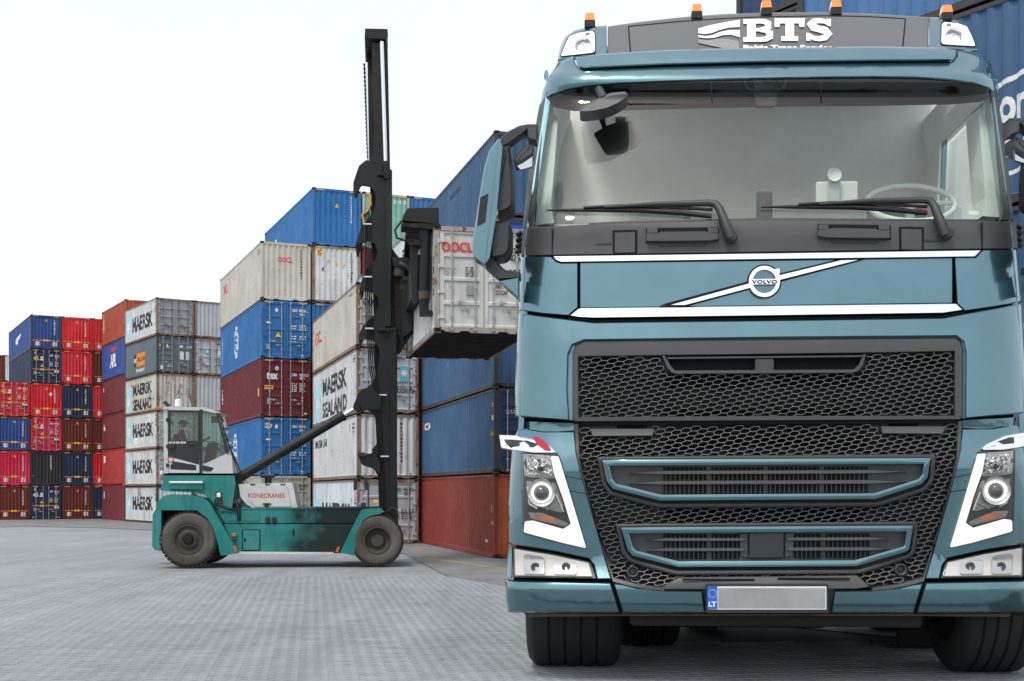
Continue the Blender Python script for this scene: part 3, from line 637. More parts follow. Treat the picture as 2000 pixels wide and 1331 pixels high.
# ---- white stack right behind the mast
gl = 'containers in the white stack behind the mast'; M3 = dict(px=697, D=49.6, yaw=R(17.2), W=2.50, H=2.6, L=12.19, pitch=2.56)
stack(**M3, k=0, items=[
 D_('ice-white MAERSK container on the ground behind the front wheel', 'icewhite', maersk(.24, .62) + [('end', 'text', 'MSKU', .6, .82, .72, .87, 'k'), ('end', 'text', '467 872 2', .75, .82, .97, .87, 'k'), ('end', 'text', '42G1', .76, .75, .86, .80, 'k'), ('end', 'rows', 5, .72, .38, .94, .55, 'k')], end='door', doorcol='silver', rail='rail_rust', group=gl),
 D_('white container with small MAERSK LINE letters and ribbed rusty end', 'white', [('side', 'text', 'MAERSK LINE', .07, .60, .36, .74, 'k'), ('side', 'rows', 3, .90, .72, .94, .9, 'k'), ('end', 'vtext', 'MRKU8207044', .70, .25, .74, .88, 'k')], rail='rail_rust', group=gl),
 D_('scabby white MAERSK SEALAND container with cyan star stickers on grey doors', 'white', [('side', 'text', 'MAERSK', .26, .50, .80, .80, 'k'), ('side', 'text', 'SEALAND', .26, .12, .80, .38, 'k'), ('side', 'box', 0, .07, .08, .20, .75, 'c'), ('side', 'star', 0, .04, .2, .23, .55, 'w', 1), ('side', 'rows', 3, .92, .80, .96, .93, 'k'), ('end', 'box', 0, .30, .50, .42, .74, 'C'), ('end', 'star', 0, .29, .54, .43, .72, 'w', 1), ('end', 'box', 0, .70, .50, .83, .74, 'C'), ('end', 'star', 0, .69, .54, .84, .72, 'w', 1), ('end', 'rows', 5, .64, .32, .94, .44, 'k'), ('end', 'text', 'MSKU', .64, .84, .78, .89, 'k')], end='door', doorcol='silver', rail='rail_rust', group=gl),
 D_('cream OOCL container topping the column directly left of the mast', 'cream', [('side', 'text', 'OOCL', .07, .50, .24, .72, 'r'), ('side', 'text', 'OOLU', .86, .86, .93, .90, 'k'), ('end', 'text', 'OOCL', .1, .66, .4, .76, 'n'), ('end', 'rows', 4, .62, .4, .8, .6, 'k')], end='door', doorcol='cream', rail='rail_rust', group=gl)])
m3b = dict(M3); m3b['pitch'] = 2.60
stack(**m3b, k=1, items=[D_('maroon container slice between white and blue stacks near the ground', 'tex', [], dy=2.4, group=gl), D_('maroon container slice in the second tier by the rust corner', 'brownrust', [], dy=2.4, group=gl), D_('maroon container slice in the third tier under the hanging container', 'tex', [], dy=2.4, group=gl),
 D_('white container slice hidden behind the spreader', 'white', [], dy=2.4, group=gl), D_('pale ribbed container behind the spreader arm', 'icewhite', [('side', 'vtext', 'MSKU', .9, .5, .93, .8, 'k')], dy=2.4, rail='rail_rust', group=gl)])
# ---- blue stack on a rust-red one
gl = 'containers in the blue stack beside the lorry'
stack(px=966, D=39, yaw=R(14.9), W=2.5, H=2.67, L=12.19, items=[
 D_('rust-red container on the ground with an orange end beside the lorry', 'rust', [('side', 'poly', TRI, .955, .40, .985, .47, 'o'), ('side', 'box', 0, .96, .54, .975, .62, 'w'), ('side', 'box', 0, .90, .18, .915, .21, 'w')], endcol='rustend', rail='rust', group=gl),
 D_('dark blue container with small red and white letters above the rust-red one', 'steel', [('side', 'text', 'B', .03, .70, .06, .80, 'r'), ('side', 'text', 'CXD', .065, .70, .145, .80, 'w'), ('side', 'poly', TRI, .955, .45, .985, .52, 'y'), ('side', 'box', 0, .965, .62, .985, .68, 'w'), ('side', 'box', 0, .96, .78, .985, .83, 'o'), ('end', 'rows', 2, .15, .7, .35, .75, 'w')], end='pressed', endcol='steeldk', rail='rail_dark', group=gl),
 D_('blue ribbed container in the third tier below the hanging white one', 'steel', [('side', 'box', 0, .42, .48, .43, .55, 'w')], endcol='steel', rail='rail_dark', group=gl),
 D_('royal blue container with silver door rod behind the lorry mirror', 'steel', [], end='door', endcol='royal', rail='rail_dark', group=gl),
 D_('tall blue ribbed container topping the stack with rusty corner post', 'steel', [('side', 'rows', 3, .45, .74, .60, .80, 'k')], endcol='steel', rail='rail_dark', group=gl)])
# ---- blue wall of containers close behind the lorry
gl = 'containers towering behind the lorry roof'
names = ['bottom', 'second', 'third', 'fourth', 'fifth']
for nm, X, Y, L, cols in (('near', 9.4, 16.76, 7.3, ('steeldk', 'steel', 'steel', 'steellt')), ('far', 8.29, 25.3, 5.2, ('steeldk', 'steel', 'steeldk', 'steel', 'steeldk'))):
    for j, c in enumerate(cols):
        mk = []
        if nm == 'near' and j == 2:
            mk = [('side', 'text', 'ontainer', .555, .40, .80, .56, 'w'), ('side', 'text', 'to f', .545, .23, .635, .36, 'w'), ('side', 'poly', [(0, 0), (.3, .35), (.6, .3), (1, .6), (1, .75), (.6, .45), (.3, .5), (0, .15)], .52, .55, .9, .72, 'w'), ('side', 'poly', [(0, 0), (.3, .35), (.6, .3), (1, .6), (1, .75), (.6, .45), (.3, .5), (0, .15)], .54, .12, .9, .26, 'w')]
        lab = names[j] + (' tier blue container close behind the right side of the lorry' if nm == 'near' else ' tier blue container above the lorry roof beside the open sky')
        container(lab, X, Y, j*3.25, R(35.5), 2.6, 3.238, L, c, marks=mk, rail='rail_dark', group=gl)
# ---- the white container hanging in the spreader
HY_, HD = R(11.3), 31.2
hx, hy = corner(849, HD); HZ0 = CH + 310/FPX*HD
container('white OOCL container hanging in the air from the handler spreader', hx, hy, HZ0, HY_, 2.5, 2.68, 6.3, 'white',
    'door', endcol='cream', doorcol='clean', rail='rail_pale', rods='w', marks=[
    ('end', 'text', 'OOCL', .07, .76, .385, .85, 'r'), ('end', 'text', '297076', .77, .77, .97, .82, 'k'), ('end', 'text', '22G1', .77, .70, .89, .755, 'k'), ('end', 'rows', 3, .76, .56, .90, .62, 'k'),
    ('end', 'text', 'NET.', .62, .43, .70, .47, 'k'), ('end', 'text', 'CU.CAP', .62, .37, .74, .41, 'k'), ('end', 'rows', 5, .31, .53, .40, .63, 'k'), ('end', 'rows', 3, .12, .54, .22, .62, 'g'), ('end', 'box', 0, .32, .36, .40, .45, 'g'), ('side', 'vtext', '2822', .93, .35, .965, .75, 'k')])
# ------------------------------------------------------------------ empty-container handler
m_teal = worn('handler_teal', (.006, .215, .20), rust=.16, dirt=.55, rough=.45, fade=.25, dirtcol=(.03, .05, .045), scale=1.2)
m_tealg = worn('handler_teal_sooty', (.006, .215, .20), rust=.1, dirt=.35, rough=.5, fade=.25, dirtcol=(.03, .05, .045), scale=1.2, grime=(.1, 1.0, .93))
m_mast = worn('mast_black', (.009, .010, .0105), rust=.04, dirt=.25, rough=.42, fade=.2, dirtcol=(.04, .035, .03))
m_mastd = worn('mast_inner', (.006, .006, .006), rust=.15, dirt=.3, rough=.6)
m_cabw = worn('cab_white', (.56, .56, .55), rust=.05, dirt=.25, rough=.4); m_cabd = simple('cab_dark', (.018, .019, .02), .35)
m_rub = simple('tyre_rubber', (.018, .0175, .017), .85, var=.45, vscale=2, bump=.5, bscale=18); m_rim = worn('dusty_rim', (.065, .055, .046), rust=.35, dirt=.5, rough=.7); m_tyred = worn('dusty_sidewall', (.105, .088, .074), rust=0, dirt=.6, rough=.9, dirtcol=(.03, .028, .025), fade=.5)
m_chrome = simple('polished_rod', (.75, .77, .78), .12, 1); m_hose = simple('hose_black', (.008, .008, .008), .4); m_clip = simple('white_clamp', (.6, .6, .6), .5)
m_cglass = glass('cab_glass', (.50, .66, .60), .9, base=.07); m_amber = simple('amber_reflector', (.7, .08, .02), .3); m_white = simple('white_plastic', (.75, .76, .78), .35); m_seat = simple('seat_cloth', (.02, .02, .022), .9)
m_gold = simple('brass_fitting', (.4, .22, .05), .5, .5); m_kred = simple('lettering_red', (.45, .012, .02), .5); m_grime = simple('lettering_dark', (.012, .03, .028), .6)
HF = Frame((550-CX)/FPX*34.6, 34.6, R(6))
H = thing('container_handler', 'teal container handler with tall black mast lifting a white container', 'container handler', HF.O, HF.yaw)
def hpart(name, polys, y0, y1, mat, smooth=None, parent=H, label=None):
    mb = MB()
    for p in (polys if isinstance(polys[0], list) else [polys]): prism_px(mb, HF, p, y0, y1)
    return mb.build(name, mat, parent, smooth, label)
def hat(px, py, y): return HF.at(px, py, y)
def hbox(name, x0, py0, x1, py1, y0, y1, mat, parent=H, c=.015):
    a = hat(x0, py1, y0); b = hat(x1, py0, y0)
    return MB().cbox((a.x, y0, a.z), (b.x, y1, b.z), c).build(name, mat, parent)
# wheels
def handler_wheel(px, y, r, wd, front, n=1):
    c = hat(px, HY+CH*FPX/34.6, y); c = Vector((c.x, y, r))
    k = r/.72
    tread = .055
    prof = [(wd*.5, .30*k), (wd*.25, .36*k), (.045, .365*k), (0.0, .40*k), (-.025, .50*k), (-.03, .60*k), (0, .675*k), (.05, r-tread*.6), (.05, r-tread*.7), (wd-.05, r-tread*.7), (wd, .675*k), (wd+.03, .55*k), (wd, .40*k), (wd*.75, .36*k), (wd*.5, .30*k)]
    side = [(.06, .345*k), (-.004, .375*k), (-.030, .48*k), (-.036, .59*k), (-.006, .665*k), (.02, .67*k)]
    ty = MB().lathe(prof, c, 'y', 56)
    m = 40
    for i in range(m):
        a0 = 2*math.pi*i/m; da = 2*math.pi/m*.36
        for s in (0, 1):
            t0 = a0 + (s*.5*2*math.pi/m); ys = (-.012, wd*.47) if not s else (wd*.53, wd+.012)
            vs = []
            for rr in (r-tread*.8, r):
                for yy in ys:
                    for t in (t0-da, t0+da): vs.append((c.x+rr*math.cos(t), c.y+yy, c.z+rr*math.sin(t)))
            ty.add(vs, [(0,1,3,2), (4,6,7,5), (0,4,5,1), (2,3,7,6), (0,2,6,4), (1,5,7,3)])
    w = ty.build('wheel', m_rub, H, 50)
    MB().lathe(side, c, 'y', 56).build('sidewall', m_tyred, w, 60)
    dsh = .05 if not front else .17
    rimp = [(.02, .385*k), (-.02, .37*k), (-.02, .345*k), (.04, .33*k), (dsh, .28*k), (dsh, .21*k)]
    rim = MB().lathe(rimp, c, 'y', 48).lathe([(dsh, .26*k), (dsh-.03, .235*k), (dsh-.05, .14*k), (dsh-.03, .13*k)] if not front else [(dsh, .23*k), (dsh-.02, .2*k), (dsh-.07, .17*k), (dsh-.08, .02*k), (dsh-.08, .001)], c, 'y', 40)
    rim.build('rim', m_rim, w, 40)
    if not front:
        MB().lathe([(dsh-.03, .13*k), (dsh-.06, .12*k), (dsh-.08, .10*k), (dsh-.085, .001)], c, 'y', 28).build('hub', m_mastd, w, 40)
        for i in range(16):
            t = 2*math.pi*i/16; MB().lathe([(0, .001), (-.05, .001), (-.05, .018), (0, .022)], (c.x+.185*k*math.cos(t), c.y+dsh-.035, c.z+.185*k*math.sin(t)), 'y', 6).build('wheel_nut', m_rim, w)
    return w
handler_wheel(368, -.04, .78, .42, False); handler_wheel(368+38, 2.3, .76, .42, False)
handler_wheel(737, -.02, .735, .44, True); handler_wheel(737, .46, .72, .42, True)
handler_wheel(737, 2.5, .73, .44, True)
MB().tube([hat(368, 1052, .3), hat(368, 1052, 2.3)], .16, 12).build('axle', m_mastd, H, 40)
MB().tube([hat(737, 1055, .3), hat(737, 1055, 2.9)], .2, 12).build('axle', m_mastd, H, 40)
# chassis
hpart('chassis_side', [(437, 1024), (704, 1024), (670, 1081), (465, 1081)], .14, .24, m_tealg)
hpart('chassis_frame', [(440, 996), (744, 996), (730, 1010), (700, 1080), (468, 1080), (436, 1020)], .25, 2.3, m_mastd)
hpart('upper_chassis_side', [(430, 994), (712, 993), (704, 1022), (440, 1022), (424, 998)], .16, .25, m_tealg)
hpart('side_sill', [(467, 1078), (652, 1079), (650, 1083), (468, 1083)], .10, .3, m_cabw)
hpart('deck', [(470, 992), (748, 991), (748, 994.5), (470, 995)], .14, 2.4, m_tealg)
o = panel('service_door', HF, rounded([(474, 1036), (507, 1036), (507, 1075), (474, 1075)], 4), m_teal, .128, H, .03, 1.2, .01)
hpart('door_gap', rounded([(472.5, 1034.5), (508.5, 1034.5), (508.5, 1076.5), (472.5, 1076.5)], 4), .134, .139, m_hole)
hbox('latch', 476, 1052, 480, 1058, .10, .13, m_hole)
hpart('toolbox_lid', rounded([(472, 1003), (506, 1003), (508, 1018), (472, 1018)], 3), .14, .17, m_teal)
hpart('toolbox_lid', rounded([(434, 1003), (462, 1003), (463, 1018), (442, 1018)], 3), .14, .17, m_teal)
for x in (522, 535): hbox('filler_cap', x-4, 1010, x+4, 1021, .08, .16, m_cabd)
hbox('fuel_tap', 452, 1042, 461, 1049, .07, .14, m_gold); hbox('drain_plug', 454, 1051, 461, 1056, .07, .14, m_rim)
hbox('slot_plate', 571, 1034, 575, 1047, .12, .14, m_cabd)
# rear body and counterweight
hpart('counterweight', [(313, 957), (322, 929), (457, 929), (460, 945), (452, 1000), (430, 998), (404, 968), (380, 962), (320, 960)], .10, 2.5, m_teal)
hpart('rear_body', [(402, 968), (456, 940), (470, 965), (498, 992), (498, 1004), (470, 1022), (432, 1022)], .30, 2.3, m_teal)
hpart('side_step', [(331, 944), (395, 945), (396, 956), (331, 955)], .02, .11, m_teal)
hbox('step_tread', 330, 940.5, 396, 944.5, -.02, .12, m_white)
for q, (yy, tk) in enumerate(((-.06, .62), (2.0, .62))):
    hpart('rear_fender', [(304, 996), (308, 981), (318, 970), (332, 966), (372, 967), (396, 972), (410, 984), (417, 997), (402, 997), (304, 997)], yy, yy+tk, m_teal)
    hpart('rear_mudguard', [(297, 1068), (298, 1005), (303, 997), (315, 997), (314, 1077), (303, 1075)], yy+.01, yy+tk, m_teal)
    hpart('fender_strut', [(384, 997), (417, 997.5), (466, 1081), (431, 1086), (425, 1060), (416, 1030), (404, 1012)], yy, yy+.3, m_teal)
hpart('wheel_well', [(313, 997), (400, 997), (424, 1040), (420, 1062), (316, 1062)], .5, 2.0, m_mastd)
o = hpart('side_reflector', [(455, 1067), (459, 1066), (464, 1076), (460, 1078)], -.075, -.055, m_amber)
# front fender
hpart('front_fender', [(664, 1080), (699, 1008), (707, 995), (744, 993), (751, 1000), (738, 1005), (722, 1008), (708, 1018), (697, 1042), (692, 1086)], -.05, .12, m_teal)
hpart('front_fender', [(664, 1080), (699, 1008), (707, 995), (744, 993), (751, 1000), (738, 1005), (722, 1008), (708, 1018), (697, 1042), (692, 1086)], 2.5, 2.95, m_teal)
hpart('side_reflector', [(655, 1078), (659, 1069), (664, 1068), (660, 1079)], -.075, -.055, m_amber)
hpart('front_well', [(690, 1000), (760, 998), (772, 1035), (700, 1070)], .35, 2.4, m_mastd)
# engine hood
hood = hpart('engine_hood', [(466, 946), (571, 943), (581, 992), (496, 993), (482, 986), (470, 972)], .22, 2.1, m_cabw)
hpart('hood_door', rounded([(482, 949), (560, 947), (568, 990), (498, 990), (484, 975)], 4), .19, .23, m_cabw)
hbox('hood_handle', 513, 983, 529, 986.5, .15, .2, m_cabd); hbox('hood_latch', 517, 987, 524, 991, .15, .2, m_cabd)
for x in (493, 522, 552): hbox('hood_hinge', x-5, 945.5, x+5, 947.5, .17, .24, m_cabd)
c = hat(524, 936, .9); MB().lathe([(0, .001), (0, .10), (.14, .10), (.16, .19), (.22, .20), (.25, .15), (.26, .001)], (c.x, .9, c.z-.12), 'z', 20).build('air_intake', m_cabd, H, 40)
def htext(name, s, x0, x1, py, h, y, mat, bold=.03):
    vs, fs = fit_text(s, x0, x1, 0, h, bold); mb = MB().add([hat(u, py-v, y) for u, v in vs], fs); return mb.build(name, mat, H)
htext('maker_name', 'KONECRANES', 485, 556, 972.5, 8.5, .186, m_kred, .01)
htext('fleet_number', '111', 588, 618, 1012, 15, .155, m_grime, .02)
# engine odds and ends between cab and hood
hbox('sensor_box', 423, 963, 431, 972, .02, .12, m_white); hbox('sensor_screen', 421, 961, 433, 985, .05, .1, m_cabd)
c = hat(452, 981, .15); MB().lathe([(0, .001), (0, .09), (.35, .10), (.36, .001)], (c.x-.1, .2, c.z), 'x', 16).build('air_cleaner', m_rim, H, 40)
MB().tube([hat(420, 984, .1), hat(432, 988, .08), hat(445, 994, .08), hat(462, 996, .1), hat(468, 1008, .12)], .04, 8).build('hydraulic_hose', m_hose, H, 60)
MB().tube([hat(462, 945, .2), hat(459, 975, .15), hat(466, 992, .12), hat(466, 1018, .12)], .05, 8).build('hydraulic_hose', m_hose, H, 60)
hbox('valve_block', 447, 972, 470, 988, .2, .5, m_mastd); hbox('motor_cover', 418, 975, 434, 988, .06, .12, m_cabd)
# ---- cab
cab = MB()
roof = hpart('cab_roof', rounded([(319, 796), (330, 794.5), (400, 796), (432, 806), (424, 808), (396, 802), (320, 801)], 1.5), .15, 1.75, m_cabw)
hpart('cab_post', [(319, 801), (327, 801), (328, 925), (320, 925)], .15, .27, m_cabw); hpart('cab_post', [(319, 801), (327, 801), (328, 925), (320, 925)], 1.63, 1.75, m_cabw)
hpart('cab_post', [(389.5, 800), (395, 800), (394.5, 925), (390, 925)], .13, .22, m_cabd); hpart('cab_post', [(389, 800), (395, 800), (394.5, 925), (390, 925)], 1.66, 1.75, m_cabd)
hpart('windscreen_post', [(421, 806), (425, 806), (448, 884), (442, 887)], .15, .20, m_cabd); hpart('windscreen_post', [(421, 806), (425, 806), (448, 884), (442, 887)], 1.7, 1.75, m_cabd)
hpart('cab_lower', [(395, 925), (395, 908), (444, 886), (453, 892), (455, 925)], .17, 1.75, m_cabw)
hpart('cab_vent', [(396, 909), (417, 914), (411, 921), (396, 919)], .15, .18, m_cabd)
hpart('cab_back', [(320, 860), (326, 860), (326, 925), (320, 925)], .27, 1.63, m_cabw)
hpart('cab_floor', [(322, 921), (452, 921), (452, 926), (322, 926)], .20, 1.72, m_cabd)
hpart('cab_mount', [(318, 925.5), (454, 925.5), (454, 930), (322, 930)], .5, 1.6, m_hole)
dr = hpart('cab_door', [[(329, 802), (389, 802), (389, 806.5), (329, 806.5)], [(329, 806.6), (333, 806.6), (333, 861), (329, 861)], [(386, 806.6), (389, 806.6), (389, 861), (386, 861)]], .15, .2, m_cabd)
hpart('door_panel', [(329, 861.2), (389, 861.2), (389, 908), (329, 892)], .15, .2, m_cabd, parent=dr)
hpart('door_skirt', [(329, 892.4), (389, 908.4), (389, 924), (329, 924)], .15, .2, m_cabw, parent=dr)
hpart('door_recess', rounded([(338, 901), (383, 909), (383, 919), (333, 917), (333, 910)], 1.5), .142, .149, m_cabd, parent=dr)
hbox('door_handle', 367, 867, 381, 869.5, .10, .15, m_cabd, dr); hbox('door_lock', 329, 869, 341, 877, .09, .15, m_cabd, dr)
for y in (820, 872, 909): hbox('door_hinge', 324, y-3.5, 330, y+3.5, .10, .15, m_cabd, dr)
vs, fs = fit_text('SMV 6/7 ECB 100 DS', 329.5, 363, 0, 3.6, .05); MB().add([hat(u, 866.5-v, .147) for u, v in vs], fs).build('model_name', m_white, dr)
a = MB().lathe([(0, .06), (0, .085), (.004, .085), (.004, .06), (0, .06)], (0, 0, 0), 'y', 20); c = hat(333, 898, .143); a.v = [(x+c.x, y+c.y, z+c.z) for x, y, z in a.v]; a.build('door_badge', m_kred, dr)
def pane(name, pts, y, mat=m_cglass, parent=H): return MB().add([hat(x, yy, y) for x, yy in pts], [tuple(range(len(pts)))]).build(name, mat, parent)
pane('side_window', [(333, 806), (386.5, 806), (386.5, 861.5), (333, 861.5)], .17, parent=dr); pane('side_window', [(333, 806), (388, 806), (388, 900), (333, 890)], 1.72)
pane('windscreen_side', [(395, 803), (421, 807), (443, 886), (395, 907)], .17); pane('windscreen_side', [(395, 803), (421, 807), (443, 886), (395, 907)], 1.73)
p0, p1 = hat(425, 806, .2), hat(446, 886, .2); MB().add([p0, p1, (p1.x, 1.7, p1.z), (p0.x, 1.7, p0.z)], [(0,1,2,3)]).build('windscreen', m_cglass, H)
MB().add([hat(324, 803, .27), hat(324, 862, .27), (hat(324, 862, .27).x, 1.63, hat(324, 862, .27).z), (hat(324, 803, .27).x, 1.63, hat(324, 803, .27).z)], [(0,1,2,3)]).build('rear_window', m_cglass, H)
hpart('seat', [(338, 850), (344, 848), (350, 880), (374, 884), (374, 892), (346, 894)], .65, 1.15, m_seat)
hpart('console', [(398, 905), (404, 870), (418, 862), (424, 868), (420, 905)], .8, 1.1, m_cabd)
MB().tube([hat(404, 890, .95), hat(408, 866, .95)], .04).tube([hat(402, 858, .95)+Vector((.12*math.cos(t), .2*math.sin(t), .06*math.cos(t))) for t in [i*math.pi/8 for i in range(17)]], .015, 6).build('steering_wheel', m_cabd, H, 60)
MB().tube([hat(399, 862, .3), hat(420, 864, .25), hat(436, 872, .25), hat(442, 884, .25)], .018, 6).build('grab_rail', m_cabd, H, 60)
hbox('wiper_motor', 412, 813, 424, 826, .4, .55, m_cabd)
c = hat(348, 787, .6); bl = MB().lathe([(0, .001), (0, .10), (.17, .09), (.20, .06), (.20, .001)], (c.x, .6, c.z-.10), 'z', 18).build('roof_beacon', m_white, H, 40)
hpart('roof_lamp', [(302, 795), (327, 796), (327, 800), (302, 799)], .1, .5, m_cabw); hpart('roof_lamp', [(302.5, 795.5), (318, 796), (318, 799), (302.5, 798.5)], .085, .1, m_amber)
MB().tube([hat(321, 785, .5), hat(331, 795, .5)], .05, 8).build('work_lamp', m_cabd, H, 40)
hbox('tail_lamp', 312, 920, 318, 927, .2, .3, m_white); hbox('tail_lamp', 311, 932, 316, 937, .15, .3, m_amber)
MB().tube([hat(428, 808, .1), hat(446, 868, .1), hat(470, 922, .25)], .022, 6).build('cab_stay', m_cabd, H, 40); MB().tube([hat(446, 868, .1), hat(466, 925, .2), hat(484, 944, .3)], .014, 6).build('cable', m_hose, H, 60)
# ---- mast
MY = .75
def A(cx, cy, rx, ry, a0, a1, n=9): return arc(cx, cy, rx, a0, a1, n, ry)
left = [(714, 314), (702, 323)] + [(691, 357), (692, 383), (700, 385)]
left += A(706, 378, 27, 36, 60, -60, 2)[:0] + [(704, 388), (716, 398), (727, 407), (722, 424), (706, 440), (700, 462), (695, 478)]
rail_px = [(716, 312), (763, 330), (765, 450), (768, 640), (773, 830), (778, 1030), (742, 1030), (741, 935), (730, 916), (708, 909), (706, 900), (712, 890), (722, 883), (735, 868), (740, 850), (740, 835), (735, 818), (722, 803), (706, 797), (697, 797), (692, 789), (702, 770), (704, 762), (716, 758), (728, 748), (735, 730), (740, 708), (742, 690), (739, 676), (728, 664), (712, 662),
           (700, 660), (702, 650), (711, 634), (724, 622), (735, 612), (740, 596), (738, 580), (728, 570), (702, 566), (709, 536), (722, 518), (733, 508), (737, 492), (733, 476), (722, 468), (695, 478), (706, 440), (722, 424), (730, 412), (734, 390), (731, 372), (722, 362), (705, 360), (694, 383), (690, 380), (690, 357), (701, 324)]
def smooth_px(p, r=4): return rounded(p, r, 3)
rl_ = smooth_px(rail_px)
hpart('mast_rail', rl_, MY, MY+.22, m_mast); hpart('mast_rail', rl_, MY+1.75, MY+1.97, m_mast)
# the darker guide channel behind each scalloped web
hpart('mast_channel', [(722, 345), (760, 345), (775, 1025), (742, 1025), (735, 800)], MY+.23, MY+.5, m_mastd)
# bracing plates that join the two rails, seen as pale slabs at each tooth
for (x, y, x2, y2) in ((690, 357, 701, 326), (694, 478, 706, 442), (702, 566, 709, 536), (700, 660, 711, 634), (694, 792, 702, 772)):
    a, b = hat(x, y, MY+.01), hat(x2, y2, MY+.01)
    MB().prism([a, b, b+Vector((.05, 0, 0)), a+Vector((.05, 0, 0))], [Vector((p.x, MY+1.95, p.z)) for p in (a, b, b+Vector((.05, 0, 0)), a+Vector((.05, 0, 0)))]).build('cross_plate', m_mastd, H)
hbox('mast_tube', 751, 330, 766, 640, MY-.07, MY+.05, m_mast, c=.04); hbox('mast_tube', 760, 640, 776, 1030, MY-.07, MY+.05, m_mast, c=.04)
# inner mast and its head
for dy in (0, 1.65):
    hpart('inner_rail', [(726, 84), (757, 84), (762, 330), (716, 330), (728, 300), (731, 250)], MY+.1+dy, MY+.3+dy, m_mast)
hpart('mast_head', rounded([(713, 56), (757, 57), (758, 71), (754, 77), (712, 74)], 2), MY-.05, MY+2.0, m_mast)
hpart('inner_ladder', [[(730, 118), (738, 112), (738, 128), (731, 140)], [(731, 225), (738, 215), (738, 232), (732, 244)]], MY+.9, MY+1.2, m_mastd)
hpart('inner_web', [(717, 84), (730, 84), (732, 318), (721, 318)], MY+1.3, MY+1.7, m_mastd)
MB().tube([hat(745.5, 82, MY-.06), hat(753, 320, MY-.06)], .055, 14).build('lift_piston', m_chrome, H, 60)
MB().tube([hat(753, 316, MY-.06), hat(755, 350, MY-.06)], .085, 14).build('lift_cylinder', m_mast, H, 60)
mb = MB()
p, q = hat(711.5, 128, MY+.2), hat(718.5, 316, MY+.2)
for i in range(46):
    c = p.lerp(q, i/46); s = (.02, .008)[i % 2]; mb.box((c.x-s-.012, c.y-s, c.z), (c.x+s+.012, c.y+s, c.z+.05))
mb.build('lift_chain', m_mastd, H)
MB().tube([hat(714.5, 128, MY+.15), hat(719.5, 316, MY+.15)], .01, 5).build('lift_cable', m_clip, H)
for (x, y, x2) in ((738, 338, 761), (737, 642, 768)):
    hbox('cylinder_clamp', x, y, x2, y+5, MY-.12, MY-.0, m_mast)
    hbox('clamp_bolt', x2-11, y-2, x2-7, y+7, MY-.16, MY-.1, m_mastd)
for i, k in enumerate((0, 5, 10, 15)):
    pts = [(712+k*.5, 412), (713+k*.75, 430), (713+k*.75, 540), (716+k*.75, 650), (722+k*.7, 720), (732+k*.6, 775), (738+k*.6, 892), (742+k*.6, 1000)]
    MB().tube([hat(x, y, MY-.04) for x, y in pts], .022, 6).build('hydraulic_hose', m_hose, H, 60)
for (x, y) in ((709, 438), (710, 541), (713, 642), (739, 772), (743, 892)): hbox('hose_clamp', x, y-1.5, x+17, y+1.5, MY-.09, MY-.02, m_clip)
MB().tube([hat(723, 380, MY+.1), hat(724, 400, MY), hat(719, 412, MY-.02), (hat(708, 420, MY-.04)), hat(712, 436, MY-.04)], .045, 8).build('spiral_hose', m_gold, H, 60)
hpart('tilt_bracket', rounded([(690, 792), (700, 768), (708, 760), (728, 758), (745, 775), (742, 800), (720, 800), (700, 805)], 3), MY-.12, MY-.01, m_mast)
hpart('lower_bracket', rounded([(698, 884), (712, 890), (730, 884), (742, 900), (742, 925), (722, 912), (706, 908)], 3), MY-.12, MY-.01, m_mast)
c = hat(722, 882, MY-.16); MB().lathe([(0, .001), (0, .07), (.12, .07), (.12, .001)], (c.x, MY-.18, c.z), 'y', 14).build('mast_lamp', m_clip, H, 40); hbox('lamp_bracket', 699, 884, 714, 893, MY-.2, MY-.1, m_cabd)
# tilt cylinder
p, q = hat(462, 937, .55), hat(697, 796, .62)
MB().tube([p, p.lerp(q, .88)], .135, 16).build('tilt_cylinder', m_mast, H, 60); MB().tube([p.lerp(q, .86), q], .06, 12).build('tilt_piston', m_chrome, H, 60); MB().tube([p.lerp(q, .87), p.lerp(q, .895)], .15, 16).build('cylinder_gland', m_mast, H, 60)
MB().tube([hat(463, 936, .35), hat(463, 936, .75)], .17, 14).build('cylinder_pivot', m_mastd, H, 40); MB().tube([hat(697, 796, .45), hat(697, 796, .8)], .11, 14).build('cylinder_pivot', m_mastd, H, 40)
# foot of the mast, mirrors, lamps, cables
MB().tube([hat(781, 1015, MY-.2)+Vector((0, 0, 0)), hat(774, 995, MY-.2), hat(764, 991, MY-.2), hat(757, 1000, MY-.2), hat(760, 1010, MY-.2)], .018, 6).build('hose_loop', m_rim, H, 60)
for x in (694, 715): hpart('wing_mirror', rounded([(x-4, 934), (x+3, 933), (x+4, 956), (x-3, 960)], 2), .3, .36, m_cabd)
MB().tube([hat(719, 992, .33), hat(719, 945, .33), hat(716, 938, .33)], .02, 6).build('mirror_stay', m_cabd, H)
hbox('amber_lamp', 730, 977, 739, 984, .1, .3, m_ty); hbox('work_lamp', 705, 982, 715, 993, .1, .3, m_cabd)
